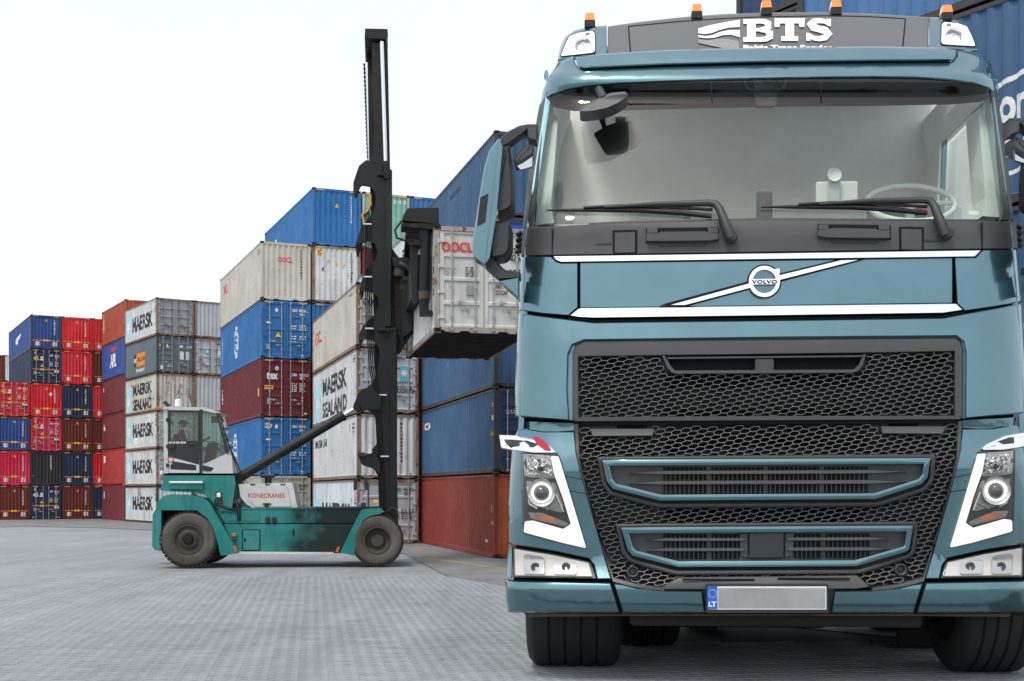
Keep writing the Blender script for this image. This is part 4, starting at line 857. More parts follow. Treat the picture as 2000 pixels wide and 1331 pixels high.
# carriage and spreader arm
hpart('carriage', smooth_px([(762, 480), (780, 505), (802, 505), (806, 590), (838, 592), (838, 614), (812, 640), (780, 690), (768, 690), (764, 640)]), MY+.1, MY+.5, m_mastd)
hpart('carriage', smooth_px([(762, 480), (780, 505), (802, 505), (806, 590), (838, 592), (838, 614), (812, 640), (780, 690), (768, 690), (764, 640)]), MY+1.4, MY+1.8, m_mastd)
hpart('carriage_head', [(766, 503), (798, 503), (799, 512), (800, 520), (768, 520)], MY-.1, MY+2.2, m_mast)
MB().tube([hat(781, 516, MY-.1), hat(795, 520, MY-.15), hat(803, 530, MY-.15), hat(806, 545, MY-.1)], .09, 10).build('cable_chain', m_cabd, H, 50)
for (x, y, r) in ((776, 532, .10), (792, 548, .12), (786, 562, .08)):
    c = hat(x, y, MY-.1); MB().lathe([(0, .001), (0, r), (.15, r), (.15, .001)], (c.x, c.y, c.z), 'y', 14).build('carriage_roller', m_rim if r < .11 else m_cabd, H, 40)
hbox('valve_block', 770, 520, 790, 540, MY-.05, MY+.4, simple('dull_green', (.02, .05, .035), .6))
hpart('carriage_arm', smooth_px([(782, 545), (800, 548), (808, 600), (838, 605), (836, 612), (800, 650), (786, 660)]), MY-.1, MY+.08, m_mast)
SY = -3.45
hpart('spreader_head', rounded([(796, 407), (857, 406), (858, 435), (855, 437), (787, 431), (786, 424)], 2), -3.5, -2.9, m_mast)
hpart('spreader_plate', [(784, 436), (859, 437), (860, 443), (842, 448), (784, 442)], -3.55, -2.8, m_mastd)
a = hat(796, 412, -2.9); b = hat(857, 436, -2.9)
MB().box((a.x, -2.89, b.z), (b.x, 3.2, a.z-.05)).build('spreader_beam', m_mast, H)
MB().box((b.x-.2, 3.0, b.z), (b.x+2.2, 3.25, a.z-.05)).box((b.x-.2, -2.9, b.z+.02), (b.x-.05, -2.4, a.z)).build('spreader_beam', m_mastd, H)
MB().tube([hat(832, 444, -3.3), hat(832, 470, -3.3), hat(829, 585, -3.3), hat(829, 600, -3.3)], [.16, .14, .14, .11], 14).build('side_arm_tube', m_mast, H, 50)
MB().tube([hat(829, 570, -3.3), hat(829, 585, -3.3)], .15, 14).build('arm_collar', m_cast, H, 50)
hpart('side_hook', rounded([(819, 590), (838, 590), (838, 606), (845, 607), (845, 616), (820, 616)], 1.5), -3.4, -3.05, m_mast)
hpart('side_arm_brace', smooth_px([(802, 470), (812, 462), (816, 480), (814, 590), (806, 592), (800, 520)]), -3.2, -3.0, m_mast)
hpart('arm_fork', smooth_px([(795, 466), (828, 470), (824, 478), (806, 480)]), -3.35, -3.0, m_mast)
MB().tube([hat(798, 425, -3.4), hat(784, 432, -3.4), (hat(771, 450, -3.4)), hat(775, 465, -3.4), hat(790, 470, -3.4), hat(806, 470, -3.35)], .03, 8).build('hydraulic_hose', m_hose, H, 60)
a = hat(829, 520, -3.2); b = hat(800, 545, .7)
MB().prism([(a.x-.25, -3.15, a.z+.3), (a.x-.05, -3.15, a.z+.3), (a.x-.05, -3.15, a.z-.6), (a.x-.25, -3.15, a.z-.6)], [(b.x-.1, .7, a.z+.2), (b.x+.15, .7, a.z+.2), (b.x+.15, .7, a.z-.6), (b.x-.1, .7, a.z-.6)]).build('spreader_frame', m_mastd, H)
# ---- driver
def skinned(name, verts, edges, radii, mat, parent=None, lv=1):
    me = bpy.data.meshes.new(name); me.from_pydata(verts, edges, []); o = link(name, me, parent, mat)
    md = o.modifiers.new('skin', 'SKIN'); md.use_smooth_shade = True
    for v, r in zip(me.skin_vertices[0].data, radii): v.radius = (r, r) if not isinstance(r, tuple) else r
    me.skin_vertices[0].data[0].use_root = True
    s = o.modifiers.new('sub', 'SUBSURF'); s.levels = lv; s.render_levels = lv; return o
m_red = simple('red_jacket', (.5, .02, .04), .85, var=.3, vscale=9); m_skin = simple('skin', (.42, .24, .17), .6); m_cap = simple('dark_cap', (.012, .012, .015), .9)
c = hat(352, 884, .9); P_ = thing('person', 'handler driver in dark cap and red jacket seated in the cab', 'person', HF.O + HF.ex*c.x + HF.ey*.9 + Vector((0, 0, c.z-.08)), HF.yaw)
V = [(0,0,.12), (0,0,.32), (.03,0,.55), (.05,0,.66), (.06,0,.74), (.02,.2,.56), (.12,.27,.34), (.34,.2,.36), (.02,-.2,.56), (.12,-.27,.34), (.34,-.2,.36), (.42,.09,.10), (.46,.09,-.3), (.42,-.09,.10), (.46,-.09,-.3)]
E = [(0,1),(1,2),(2,3),(3,4),(2,5),(5,6),(6,7),(2,8),(8,9),(9,10),(0,11),(11,12),(0,13),(13,14)]
skinned('body', V, E, [.17,.16,.18,.075,.06,.085,.06,.04,.085,.06,.04,.085,.06,.085,.06], m_red, P_)
skinned('head', [(.07,0,.76), (.09,0,.86), (.09,0,.95)], [(0,1),(1,2)], [.06,.10,.085], m_skin, P_, 2)
MB().lathe([(-.02, .115), (.03, .115), (.07, .09), (.09, .001)], (.075, 0, .90), 'z', 16).box((.14, -.07, .885), (.25, .07, .90)).build('cap', m_cap, P_, 50)
for s in (1, -1):
    b = (.36, s*.2, .36); fing = [(0, 0, 0), (.07, 0, .01)]
    V = [b, (b[0]+.08, b[1], b[2]+.01)]; E = [(0,1)]; RR = [.032, .03]
    for k in range(4): V += [(b[0]+.13, b[1]+(k-1.5)*.02, b[2]+.0), (b[0]+.155, b[1]+(k-1.5)*.02, b[2]-.03-.004*(k % 2))]; n_ = len(V); E += [(1, n_-2), (n_-2, n_-1)]; RR += [.009, .008]
    V += [(b[0]+.08, b[1]-s*.045, b[2]), (b[0]+.11, b[1]-s*.05, b[2]-.02)]; n_ = len(V); E += [(1, n_-2), (n_-2, n_-1)]; RR += [.011, .009]
    skinned('hand', V, E, RR, m_skin, P_)
# ------------------------------------------------------------------ the lorry
def paint(name, col):
    m, nt, p = nmat(name); L = nt.links.new
    tc = N(nt, 'ShaderNodeTexCoord')
    p.inputs['Metallic'].default_value = .85; p.inputs['Roughness'].default_value = .22; p.inputs['Coat Weight'].default_value = 1; p.inputs['Coat Roughness'].default_value = .02; p.inputs['Coat IOR'].default_value = 1.6
    n = N(nt, 'ShaderNodeTexNoise', Scale=1.3, Detail=7, Roughness=.7); L(tc.outputs['Object'], n.inputs['Vector'])
    mr = N(nt, 'ShaderNodeMapRange'); mr.inputs[1].default_value = .35; mr.inputs[2].default_value = .7; mr.inputs[3].default_value = 1.0; mr.inputs[4].default_value = .86; L(n.outputs['Fac'], mr.inputs[0])
    sc = N(nt, 'ShaderNodeVectorMath', operation='SCALE'); sc.inputs[0].default_value = col; L(mr.outputs[0], sc.inputs['Scale'])
    # stone chips and road dust
    v = N(nt, 'ShaderNodeTexVoronoi', Scale=9); L(tc.outputs['Object'], v.inputs['Vector'])
    lt = N(nt, 'ShaderNodeMath', operation='LESS_THAN'); lt.inputs[1].default_value = .035; L(v.outputs['Distance'], lt.inputs[0])
    n2 = N(nt, 'ShaderNodeTexNoise', Scale=2.1); L(tc.outputs['Object'], n2.inputs['Vector']); gt = N(nt, 'ShaderNodeMath', operation='GREATER_THAN'); gt.inputs[1].default_value = .56; L(n2.outputs['Fac'], gt.inputs[0])
    mu = N(nt, 'ShaderNodeMath', operation='MULTIPLY'); L(lt.outputs[0], mu.inputs[0]); L(gt.outputs[0], mu.inputs[1])
    x = N(nt, 'ShaderNodeMix', data_type='RGBA'); L(mu.outputs[0], x.inputs[0]); L(sc.outputs[0], x.inputs[6]); x.inputs[7].default_value = (.03, .05, .06, 1)
    L(x.outputs[2], p.inputs['Base Color'])
    b = N(nt, 'ShaderNodeTexNoise', Scale=.8, Detail=2); L(tc.outputs['Object'], b.inputs['Vector']); bb = N(nt, 'ShaderNodeBump', Strength=.08, Distance=.05); L(b.outputs['Fac'], bb.inputs['Height']); L(bb.outputs[0], p.inputs['Coat Normal'])
    return m
m_pt = paint('lorry_teal_paint', (.105, .23, .272))
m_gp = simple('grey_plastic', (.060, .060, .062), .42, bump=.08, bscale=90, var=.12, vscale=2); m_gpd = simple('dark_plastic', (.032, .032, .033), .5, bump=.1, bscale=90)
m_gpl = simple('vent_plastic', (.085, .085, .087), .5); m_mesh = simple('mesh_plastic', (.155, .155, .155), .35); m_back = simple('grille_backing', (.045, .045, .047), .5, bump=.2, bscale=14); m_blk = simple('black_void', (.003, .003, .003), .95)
m_chr = simple('chrome', (.93, .93, .94), .05, 1); m_rubw = simple('wiper_black', (.008, .008, .008), .35); m_roofp = simple('roof_sign_grey', (.105, .105, .107), .35, coat=.3)
m_drl = simple('daytime_light', (.5, .5, .47), .3, emit=(1, .97, .88), estr=.72); m_refl = simple('lamp_reflector', (.60, .60, .60), .22, 1); m_trm = simple('lamp_trim_metal', (.40, .39, .37), .25, 1); m_lampd = simple('lamp_bezel', (.025, .025, .025), .3); m_lampw = simple('lamp_housing_white', (.62, .61, .58), .3)
m_lens = glass('lamp_cover', (.96, .96, .95), .9, base=.05); m_ws = glass('windscreen_glass', (.88, .92, .90), .95, base=.05); m_mir = simple('mirror_glass', (.55, .56, .57), .03, 1)
m_am = simple('beacon_amber', (.85, .22, .02), .2, coat=1, emit=(1, .28, .02), estr=.25); m_amr = simple('indicator_amber', (.55, .14, .03), .2, coat=1)
m_bulb = simple('roof_lamp_lit', (.9, .9, .9), .3, emit=(1, 1, 1), estr=.35)
m_seatg = simple('seat_fabric', (.36, .37, .36), .9); m_int = simple('cab_curtain', (.86, .87, .83), .9, var=.1, vscale=2); m_intd = simple('cab_trim_dark', (.06, .062, .058), .7); m_tint = simple('sun_band', (.004, .0045, .0035), .7, spec=.1); m_dash = simple('dashboard', (.48, .49, .47), .7); m_trim = simple('pillar_trim', (.66, .70, .64), .8)
m_plate = simple('plate_blank', (.34, .34, .34), .4, var=.3, vscale=1.2); m_plw = simple('plate_white', (.8, .8, .8), .4); m_eu = simple('plate_blue', (.01, .13, .62), .4); m_gold2 = simple('star_yellow', (.75, .6, .05), .4)
m_tyre = simple('lorry_tyre', (.018, .018, .018), .75, var=.2, vscale=3); m_under = simple('underbody', (.02, .018, .016), .8); m_lip = simple('muddy_lip', (.11, .08, .06), .8, var=.5, vscale=3)
TD = 13.25
TF = Frame((1500-CX)/FPX*TD, TD, R(-3.6))
T = thing('lorry_cab', 'teal tractor lorry front with silver trim, lit headlights and grey BTS roof sign', 'lorry', TF.O, TF.yaw)
XL = [(20, 1120), (60, 1104), (110, 1088), (150, 1068), (200, 1055), (445, 1020), (500, 1016), (610, 1012), (820, 1005), (1000, 993), (1130, 986), (1205, 988)]
XR = [(20, 1900), (60, 1912), (110, 1930), (150, 1944), (200, 1952), (445, 1984), (500, 1988), (610, 1998), (820, 2010), (1000, 2014), (1130, 2016), (1205, 2014)]
BY = [(20, 2.05), (112, 1.38), (126, 1.34), (150, 1.16), (165, 1.16), (190, 1.27), (430, .46), (445, .44), (500, .42), (512, .40), (610, .34), (640, .30), (670, .26), (820, .19), (840, .20), (900, .09), (1100, .14), (1130, .06), (1150, .0), (1185, .05), (1205, .14)]
def dep(px, py):
    l, r = lerp_tab(XL, py), lerp_tab(XR, py); t = (2*px-l-r)/(r-l); a = min(1, abs(t))
    e = max(0, (a-.80)/.20); return sum(lerp_tab(BY, py+q) for q in (-8, -4, 0, 4, 8))/5 + .15*a*a + .5*(1-math.sqrt(max(0, 1-e*e*.96)))
def dp(k): return lambda x, y: dep(x, y)+k
def M(p): return (3001-p[0], p[1]-(1150-p[1])*2.3e-5*(3001-2*p[0]) if p[1] < 1150 else p[1])
def MM(ps): return [M(p) for p in reversed(ps)]
def tp(name, poly, mat, k=0.0, parent=T, label=None, depth=None, **kw): return panel(name, TF, poly, mat, depth or dp(k), parent, label=label, **kw)
def both(name, poly, mat, k=0.0, **kw): return tp(name, poly, mat, k, **kw), tp(name, MM(poly), mat, k, **kw)
def tat(px, py, k=0.0): return TF.at(px, py, dep(px, py)+k)
def tbox(name, x0, y0, x1, y1, k0, k1, mat, parent=T, c=.012, base=None):
    b = dep((x0+x1)/2, (y0+y1)/2) if base is None else base
    p = TF.at(x0, y1, b+k0); q = TF.at(x1, y0, b+k0)
    return MB().cbox((p.x, b+k0, p.z), (q.x, b+k1, q.z), min(c, abs(k1-k0)*.3, abs(q.x-p.x)*.3, abs(q.z-p.z)*.3)).build(name, mat, parent)
def ttext(name, s, x0, x1, py, h, mat, bold=.03, k=-.008, dy=0, parent=T, spacing=1.0):
    vs, fs = fit_text(s, x0, x1, 0, h, bold, spacing)
    return MB().add([tat(u, py-v+dy*(u-x0)/(x1-x0), k) for u, v in vs], fs).build(name, mat, parent)
def ttube(name, pts, r, mat, k=-.05, parent=T, n=10): return MB().tube([tat(x, y, k if not isinstance(k, (list, tuple)) else k[i]) for i, (x, y) in enumerate(pts)], r, n).build(name, mat, parent, 60)
# ---- shell behind the panels
sh = [(1036, 446), (1032, 500), (1028, 610), (1022, 820), (1012, 1000), (1003, 1130), (1003, 1190)]
tp('front_structure', sh + [M(p) for p in reversed(sh)], m_blk, .22, ch=0)
rows = [118, 150, 190, 440, 500, 610, 820, 1000]
for sgn, nm in ((0, 'left'), (1, 'right')):
    mb = MB(); P0 = []
    for py in rows:
        x = lerp_tab(XR if sgn else XL, py) + (-8 if sgn else 8); q = TF.at(x, py, dep(x, py)-.02); P0.append(q)
    for i in range(len(rows)-1):
        ys = [None, 1.75, 3.6, 5.0]
        for j in range(3):
            if rows[i] == 190 and j == 1: continue
            a, b = P0[i], P0[i+1]
            y0a = a.y if j == 0 else ys[j]; y0b = b.y if j == 0 else ys[j]
            w_ = .06 if not sgn else -.06
            A_ = [(a.x, y0a, a.z), (a.x, ys[j+1], a.z), (b.x, ys[j+1], b.z), (b.x, y0b, b.z)]
            mb.prism(A_, [(x+w_, y, z) for x, y, z in A_])
    mb.build('cab_side', m_pt, T)
    ln = MB()
    for i in range(len(rows)-1):
        a, b = P0[i], P0[i+1]; w1, w2 = (.07, .10) if not sgn else (-.07, -.10)
        if rows[i] >= 500: break
        for (u, v) in ((max(a.y, b.y)+.1, 1.75), (1.75, 3.6), (3.6, 4.7)):
            if rows[i] == 190 and u == 1.75: continue
            q_ = [(a.x+w1, u, a.z), (a.x+w1, v, a.z), (b.x+w1, v, b.z), (b.x+w1, u, b.z)]; ln.prism(q_, [(x+w2-w1, y, z) for x, y, z in q_])
    ln.build('cab_lining', m_int, T)
    a, b = P0[2], P0[3]
    MB().add([(a.x+.03, 1.75, a.z), (a.x+.03, 3.6, a.z), (b.x+.03, 3.6, b.z), (b.x+.03, 1.75, b.z)], [(0,1,2,3)]).build('door_window', m_ws, T)
q0, q1 = tat(1125, 70, .3), tat(1885, 60, .3)
MB().box((q0.x, q0.y+.4, q0.z-.05), (q1.x, 5.0, q0.z)).build('cab_roof', m_pt, T)
# ---- roof, sign and visor
tp('roof_sign_surround', [(1187, 52), (1250, 43), (1330, 34), (1410, 28), (1500, 25), (1600, 24), (1700, 27), (1815, 34), (1811, 106), (1500, 108), (1187, 116)], m_roofp, 0, ch=2)
sign = tp('roof_sign', rounded([(1228, 53), (1330, 43), (1420, 37), (1500, 34), (1620, 32), (1700, 34), (1768, 38), (1761, 106), (1500, 108), (1233, 114)], 3), m_roofp, -.02, ch=1.2)
tp('sign_gap', rounded([(1226, 51), (1330, 41), (1420, 35), (1500, 32), (1620, 30), (1700, 32), (1770, 36), (1763, 108), (1500, 110), (1231, 116)], 3), m_blk, -.006, ch=0, thick=.004)
LG = [([(1364, 56), (1385, 50), (1405, 46), (1425, 42), (1445, 39), (1445, 53), (1425, 54), (1405, 59), (1390, 65), (1376, 67), (1364, 65)], 'w'), ([(1364, 69), (1378, 71), (1392, 69), (1406, 63), (1425, 59), (1445, 59), (1445, 73), (1428, 68), (1412, 69), (1395, 74), (1380, 75), (1364, 73)], 'w'), ([(1364, 77), (1382, 79), (1400, 76), (1420, 76), (1443, 81), (1443, 98), (1420, 96), (1390, 90), (1364, 84)], 'g')]
m_logow = simple('logo_white', (.85, .85, .85), .4); m_logog = simple('logo_grey', (.24, .24, .24), .4)
for pts, c in LG: panel('sign_wave', TF, pts, m_logow if c == 'w' else m_logog, dp(-.045), sign, thick=.006, ch=0, grid=(40, 40))
def slab(polys, off=(0, 0)):
    for i, (outer) in enumerate(polys): panel('sign_letter', TF, [(x+off[0], y+off[1]) for x, y in outer], m_logow, dp(-.05-.0015*i), sign, thick=.006, ch=0, grid=(60, 60))
def ribbon(pts, wd):
    L_, R_ = [], []
    for i, p in enumerate(pts):
        a = Vector(pts[max(i-1, 0)]); b = Vector(pts[min(i+1, len(pts)-1)]); d = (b-a).normalized(); n_ = Vector((-d.y, d.x)); ww = wd[i] if isinstance(wd, list) else wd
        L_.append((p[0]+n_.x*ww/2, p[1]+n_.y*ww/2)); R_.append((p[0]-n_.x*ww/2, p[1]-n_.y*ww/2))
    return L_ + R_[::-1]
# B
slab([[(1452, 38), (1486, 37), (1486, 46), (1476, 46.5), (1476, 73), (1486, 73), (1486, 82), (1452, 82), (1452, 73), (1459, 73), (1459, 47), (1452, 47)],
      ribbon([(1484, 41.5), (1494, 42.5), (1501, 46.5), (1501, 52.5), (1494, 57), (1484, 58)], [9, 10, 13, 13, 10, 7]), ribbon([(1484, 59), (1496, 60), (1504, 65), (1504, 71.5), (1496, 76.5), (1484, 77.5)], [7, 9, 14, 14, 10, 9]),
      [(1476, 55.5), (1488, 55.5), (1488, 61.5), (1476, 61.5)]])
# T
slab([[(1513, 36), (1572, 36), (1571, 53), (1562, 53), (1560, 46), (1551, 46), (1551, 71), (1559, 71), (1559, 80), (1526, 80), (1526, 71), (1534, 71), (1534, 46), (1524, 46), (1522, 53), (1513, 53)]])
# S
slab([ribbon([(1619, 47), (1611, 42), (1600, 40.5), (1589, 42), (1583, 47.5), (1588, 53.5), (1600, 57), (1612, 60), (1618, 66.5), (1612, 73.5), (1600, 76), (1588, 74.5), (1580, 68)], [6, 9, 10, 11, 15, 15, 13, 15, 16, 12, 10, 9, 6]),
      [(1615, 37), (1623, 37), (1623, 52), (1615, 50)], [(1575, 64), (1583, 66), (1583, 80), (1575, 80)]])
ttext('company_name', 'Baltic Trans Service', 1452, 1627, 97.5, 9.5, m_logow, .045, k=-.05, parent=sign)
rc, rc2 = both('roof_corner', [(1089, 118), (1094, 92), (1104, 72), (1122, 60), (1150, 53), (1185, 50), (1186, 112), (1140, 112), (1118, 116)], m_pt, 0, ch=2.5)
L1 = [(1093, 111), (1102, 88), (1111, 70), (1130, 63), (1158, 59), (1163, 63), (1164, 100), (1160, 104), (1125, 108)]
for f in (lambda p: p, MM):
    lp = tp('roof_lamp', rounded(f(L1), 3), m_lampd, -.02, ch=0, thick=.05)
    c0 = Vector((sum(p[0] for p in L1)/9, sum(p[1] for p in L1)/9)); ins = [tuple(c0+(Vector(p)-c0)*.93) for p in L1]
    tp('lamp_glass', rounded(f(ins), 3), m_bulb, -.03, ch=0, thick=.01, parent=lp)
    x, y = f([(1139, 89)])[0]; cc = tat(x, y, -.045)
    MB().lathe([(-.02, .085), (.0, .10), (.03, .08), (.04, .04), (.02, .001)], cc, 'y', 24).build('lamp_bowl', m_refl, lp, 50)
    x, y = f([(1148, 69)])[0]; cc = tat(x, y, -.04); MB().lathe([(-.01, .03), (.0, .035), (.02, .001)], cc, 'y', 14).build('lamp_bowl', m_refl, lp, 50)
vis = [(1055, 206), (1064, 194), (1078, 186), (1110, 176), (1150, 169), (1220, 164), (1300, 160), (1400, 156), (1500, 154), (1600, 152), (1700, 151), (1780, 152), (1850, 156), (1900, 163), (1930, 173), (1948, 187), (1952, 193), (1950, 170), (1944, 145), (1936, 128), (1922, 114), (1900, 104), (1872, 99), (1868, 112), (1860, 121), (1700, 122), (1500, 125), (1300, 130), (1140, 137), (1130, 134), (1124, 124), (1121, 112), (1100, 118), (1085, 131), (1070, 151), (1060, 178)]
tp('sun_visor', vis, m_pt, -.02, ch=2.5, thick=.14, grid=(24, 14))
tp('visor_strip', [(1124, 112), (1150, 108), (1180, 105), (1300, 98), (1400, 95), (1500, 93.5), (1700, 91), (1850, 93), (1870, 98), (1865, 112), (1858, 118), (1700, 119), (1500, 121), (1300, 126), (1141, 133), (1132, 130), (1127, 122)], m_pt, -.09, ch=2.5, thick=.3)
for cx_, cy_ in ((1067, 148), (1933, 130)): MB().add([tat(x, y, -.03) for x, y in arc(cx_, cy_, 4.5, 0, 350, 16, 11)], [tuple(range(17))]).build('marker_cap', m_pt, T)
for bx, by in ((1152, 52), (1361, 35), (1497, 28), (1633, 27), (1850, 37)):
    c = tat(bx, by, -.02); b = MB().cbox((c.x-.066, c.y-.02, c.z-.02), (c.x+.066, c.y+.12, c.z+.075), .012).build('beacon', m_rubw, T)
    q = [(c.x-.062, c.y-.02, c.z+.076), (c.x+.062, c.y-.02, c.z+.076), (c.x+.062, c.y+.12, c.z+.076), (c.x-.062, c.y+.12, c.z+.076)]; u = [(c.x-.05, c.y-.005, c.z+.165), (c.x+.05, c.y-.005, c.z+.165), (c.x+.05, c.y+.10, c.z+.165), (c.x-.05, c.y+.10, c.z+.165)]
    MB().prism(q, u).build('beacon_lens', m_am, b)
# ---- windscreen and pillars
gl_ = [(1041, 441), (1043, 405), (1052, 300), (1062, 205), (1066, 190), (1085, 181), (1110, 173), (1150, 166), (1300, 157), (1500, 151), (1700, 148), (1850, 153), (1920, 165), (1938, 180), (1942, 200), (1952, 300), (1965, 400), (1968, 429), (1945, 431), (1755, 430), (1500, 428), (1395, 430), (1195, 435), (1095, 440), (1060, 443)]
ws = panel('windscreen', TF, gl_, m_ws, dp(.02), T, thick=.01, ch=0, grid=(20, 8), smooth=80)
both('windscreen_pillar', [(1021, 446), (1030, 360), (1042, 270), (1053, 207), (1060, 192), (1067, 190), (1066, 208), (1056, 290), (1046, 400), (1044, 430), (1048, 446)], m_gp, .0, ch=1.5)
# black printed rim and sun band on the glass
tp('sun_band', [(1067, 200), (1070, 186), (1090, 178), (1150, 165), (1300, 156), (1500, 150), (1700, 147), (1850, 152), (1920, 165), (1936, 178), (1940, 188), (1915, 199), (1860, 204), (1700, 207), (1500, 209), (1320, 213), (1215, 216), (1120, 217), (1085, 210)], m_tint, .07, ch=0, thick=.01, grid=(20, 8))
tp('screen_rim', [(1150, 444), (1150, 436), (1195, 433), (1395, 428), (1500, 426), (1755, 428), (1945, 429), (1945, 436), (1755, 437), (1500, 436), (1195, 443)], m_gpd, .0, ch=0, thick=.03)
# ---- what stands in the cab
def ibox(name, x0, y0, x1, y1, ya, yb, mat, parent=T, c=.03): return tbox(name, x0, y0, x1, y1, ya, yb, mat, parent, c, base=0)
ibox('rear_curtain', 1085, 150, 1935, 480, 4.2, 4.3, m_int)
ibox('dashboard', 1060, 425, 1950, 500, 1.3, 2.1, m_dash, c=.06)
both('pillar_trim', [(1046, 440), (1050, 380), (1060, 260), (1070, 215), (1090, 230), (1082, 330), (1076, 400), (1082, 436)], m_trim, .35, ch=0, thick=.5)
ibox('bunk', 1120, 400, 1880, 470, 3.9, 4.18, m_int)
for x0 in (1230, 1700):
    ibox('seat', x0, 388, x0+120, 470, 3.1, 3.4, m_seatg, c=.1)
c = TF.at(1779, 398, 1.9); pts = [(c.x+.52*math.cos(t), 1.9+.22*math.sin(t), c.z+.0+.26*math.sin(t)) for t in [i*math.pi/16 for i in range(33)]]
sw = MB().tube(pts, .035, 8).build('steering_wheel', m_trim, T, 60); MB().tube([(c.x-.5, 1.9, c.z), (c.x+.5, 1.9, c.z)], .03, 6).tube([(c.x, 1.9, c.z), (c.x, 1.95, c.z-.4)], .06, 8).build('steering_column', m_dash, sw, 60)
tb = ibox('tablet', 1594, 354, 1676, 402, .98, 1.02, m_trim); cc = TF.at(1630, 342, .9)
MB().lathe([(0, .001), (0, .05), (-.02, .075), (0, .08), (.03, .03), (.12, .03)], cc, 'y', 24).build('suction_cup', m_trim, tb, 50); ibox('tablet_bracket', 1618, 350, 1642, 404, .93, .975, m_dash, tb)
ibox('camera_box', 1478, 373, 1509, 432, .80, .86, m_intd, c=.03)
cb = tp('mirror_camera', rounded([(1451, 150), (1538, 150), (1534, 176), (1518, 180), (1516, 207), (1478, 207), (1473, 182), (1456, 176)], 5), m_rubw, .05, ch=0, thick=.1)
for x_ in (1388, 1602): ttube('headliner_seam', [(x_, 158), (x_+4, 208)], .006, m_rubw, .05)
tp('dash_sticker', [(1786, 408), (1812, 406), (1812, 419), (1787, 421)], simple('sticker_red', (.3, .02, .06), .5), .05, ch=0, thick=.01)
tp('dash_sticker', [(1891, 412), (1913, 412), (1911, 420), (1893, 420)], m_trim, .05, ch=0, thick=.01)
# ---- cowl under the windscreen
cw = [(1021, 446), (1040, 444), (1060, 444), (1095, 442), (1195, 436), (1395, 431), (1500, 430), (1755, 431), (1945, 433), (1984, 433), (1988, 486), (1918, 487), (1500, 493), (1080, 499), (1018, 500)]
tp('cowl', cw, m_gp, -.02, ch=1.5)
for x_, y_ in ((1078, 444), (1919, 433)): tbox('panel_joint', x_-.7, y_+1, x_+.7, y_+54, -.045, 0, m_blk)
for f in (lambda p: p, lambda p: [(3001-x, y-6) for x, y in reversed(p)]):
    tp('cowl_recess', rounded(f([(1261, 446), (1404, 444), (1404, 470), (1261, 475)]), 2), m_blk, -.024, ch=0, thick=.01)
    tp('step_handle', rounded(f([(1262, 456), (1285, 456), (1290, 453), (1378, 452), (1384, 455), (1404, 456), (1404, 468), (1384, 471), (1290, 472), (1262, 472)]), 2), m_gp, -.09, ch=1.2, thick=.06)
    tp('handle_post', f([(1263, 446), (1285, 446), (1285, 456), (1263, 456)]), m_gp, -.05, ch=1, thick=.05); tp('handle_post', f([(1382, 445), (1403, 445), (1403, 456), (1382, 456)]), m_gp, -.05, ch=1, thick=.05)
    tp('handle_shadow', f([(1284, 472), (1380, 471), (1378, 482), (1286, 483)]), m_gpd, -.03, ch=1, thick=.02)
    tp('tow_cover_gap', rounded(f([(1196, 450), (1245, 449), (1245, 495), (1197, 496)]), 2), m_blk, -.024, ch=0, thick=.01)
    tp('tow_cover', rounded(f([(1200, 454), (1241, 453), (1241, 494), (1200, 495)]), 2), m_gp, -.034, ch=1, thick=.02)
    tp('cowl_ridge', f([(1163, 477), (1195, 473), (1195, 477.5)]), m_gpd, -.03, ch=0, thick=.02)
for i in range(4): ttube('air_fin', [(1985+i*.5, 441+i*12), (1996, 446+i*12)], .03, m_gpd, .1, n=6); ttube('air_fin', [(1020, 455+i*11), (1009, 460+i*11)], .03, m_gpd, .1, n=6)
# ---- front panels
tp('chrome_strip', [(1079, 500), (1500, 494.5), (1918, 488.5), (1904, 502), (1500, 507), (1096, 512.5), (1086, 509)], m_chr, -.03, ch=1.2, thick=.05, grid=(60, 60))
tp('chrome_strip', [(1112, 617), (1130, 602.5), (1500, 597.5), (1868, 593), (1881, 606), (1842, 612), (1500, 617), (1160, 621.5), (1130, 620)], m_chr, -.03, ch=1.2, thick=.05, grid=(60, 60))
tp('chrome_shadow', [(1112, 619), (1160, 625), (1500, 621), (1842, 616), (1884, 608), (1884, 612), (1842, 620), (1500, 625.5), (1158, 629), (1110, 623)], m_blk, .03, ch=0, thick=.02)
tp('hood_panel', [(1132, 513), (1500, 508.5), (1861, 503.5), (1861, 593), (1500, 598), (1132, 602.5)], m_pt, 0, ch=1.8)
cl, cr_ = tp('corner_panel', [(1018, 501), (1077, 501), (1086, 511), (1096, 514), (1129, 513.5), (1129, 601), (1110, 617), (1060, 613), (1014, 606)], m_pt, 0, ch=1.8, grid=(10, 40)), tp('corner_panel', [(1864, 503), (1905, 503), (1919, 488), (1986, 487), (1992, 540), (1997, 589), (1940, 600), (1884, 608), (1869, 593)], m_pt, 0, ch=1.8, grid=(10, 40))
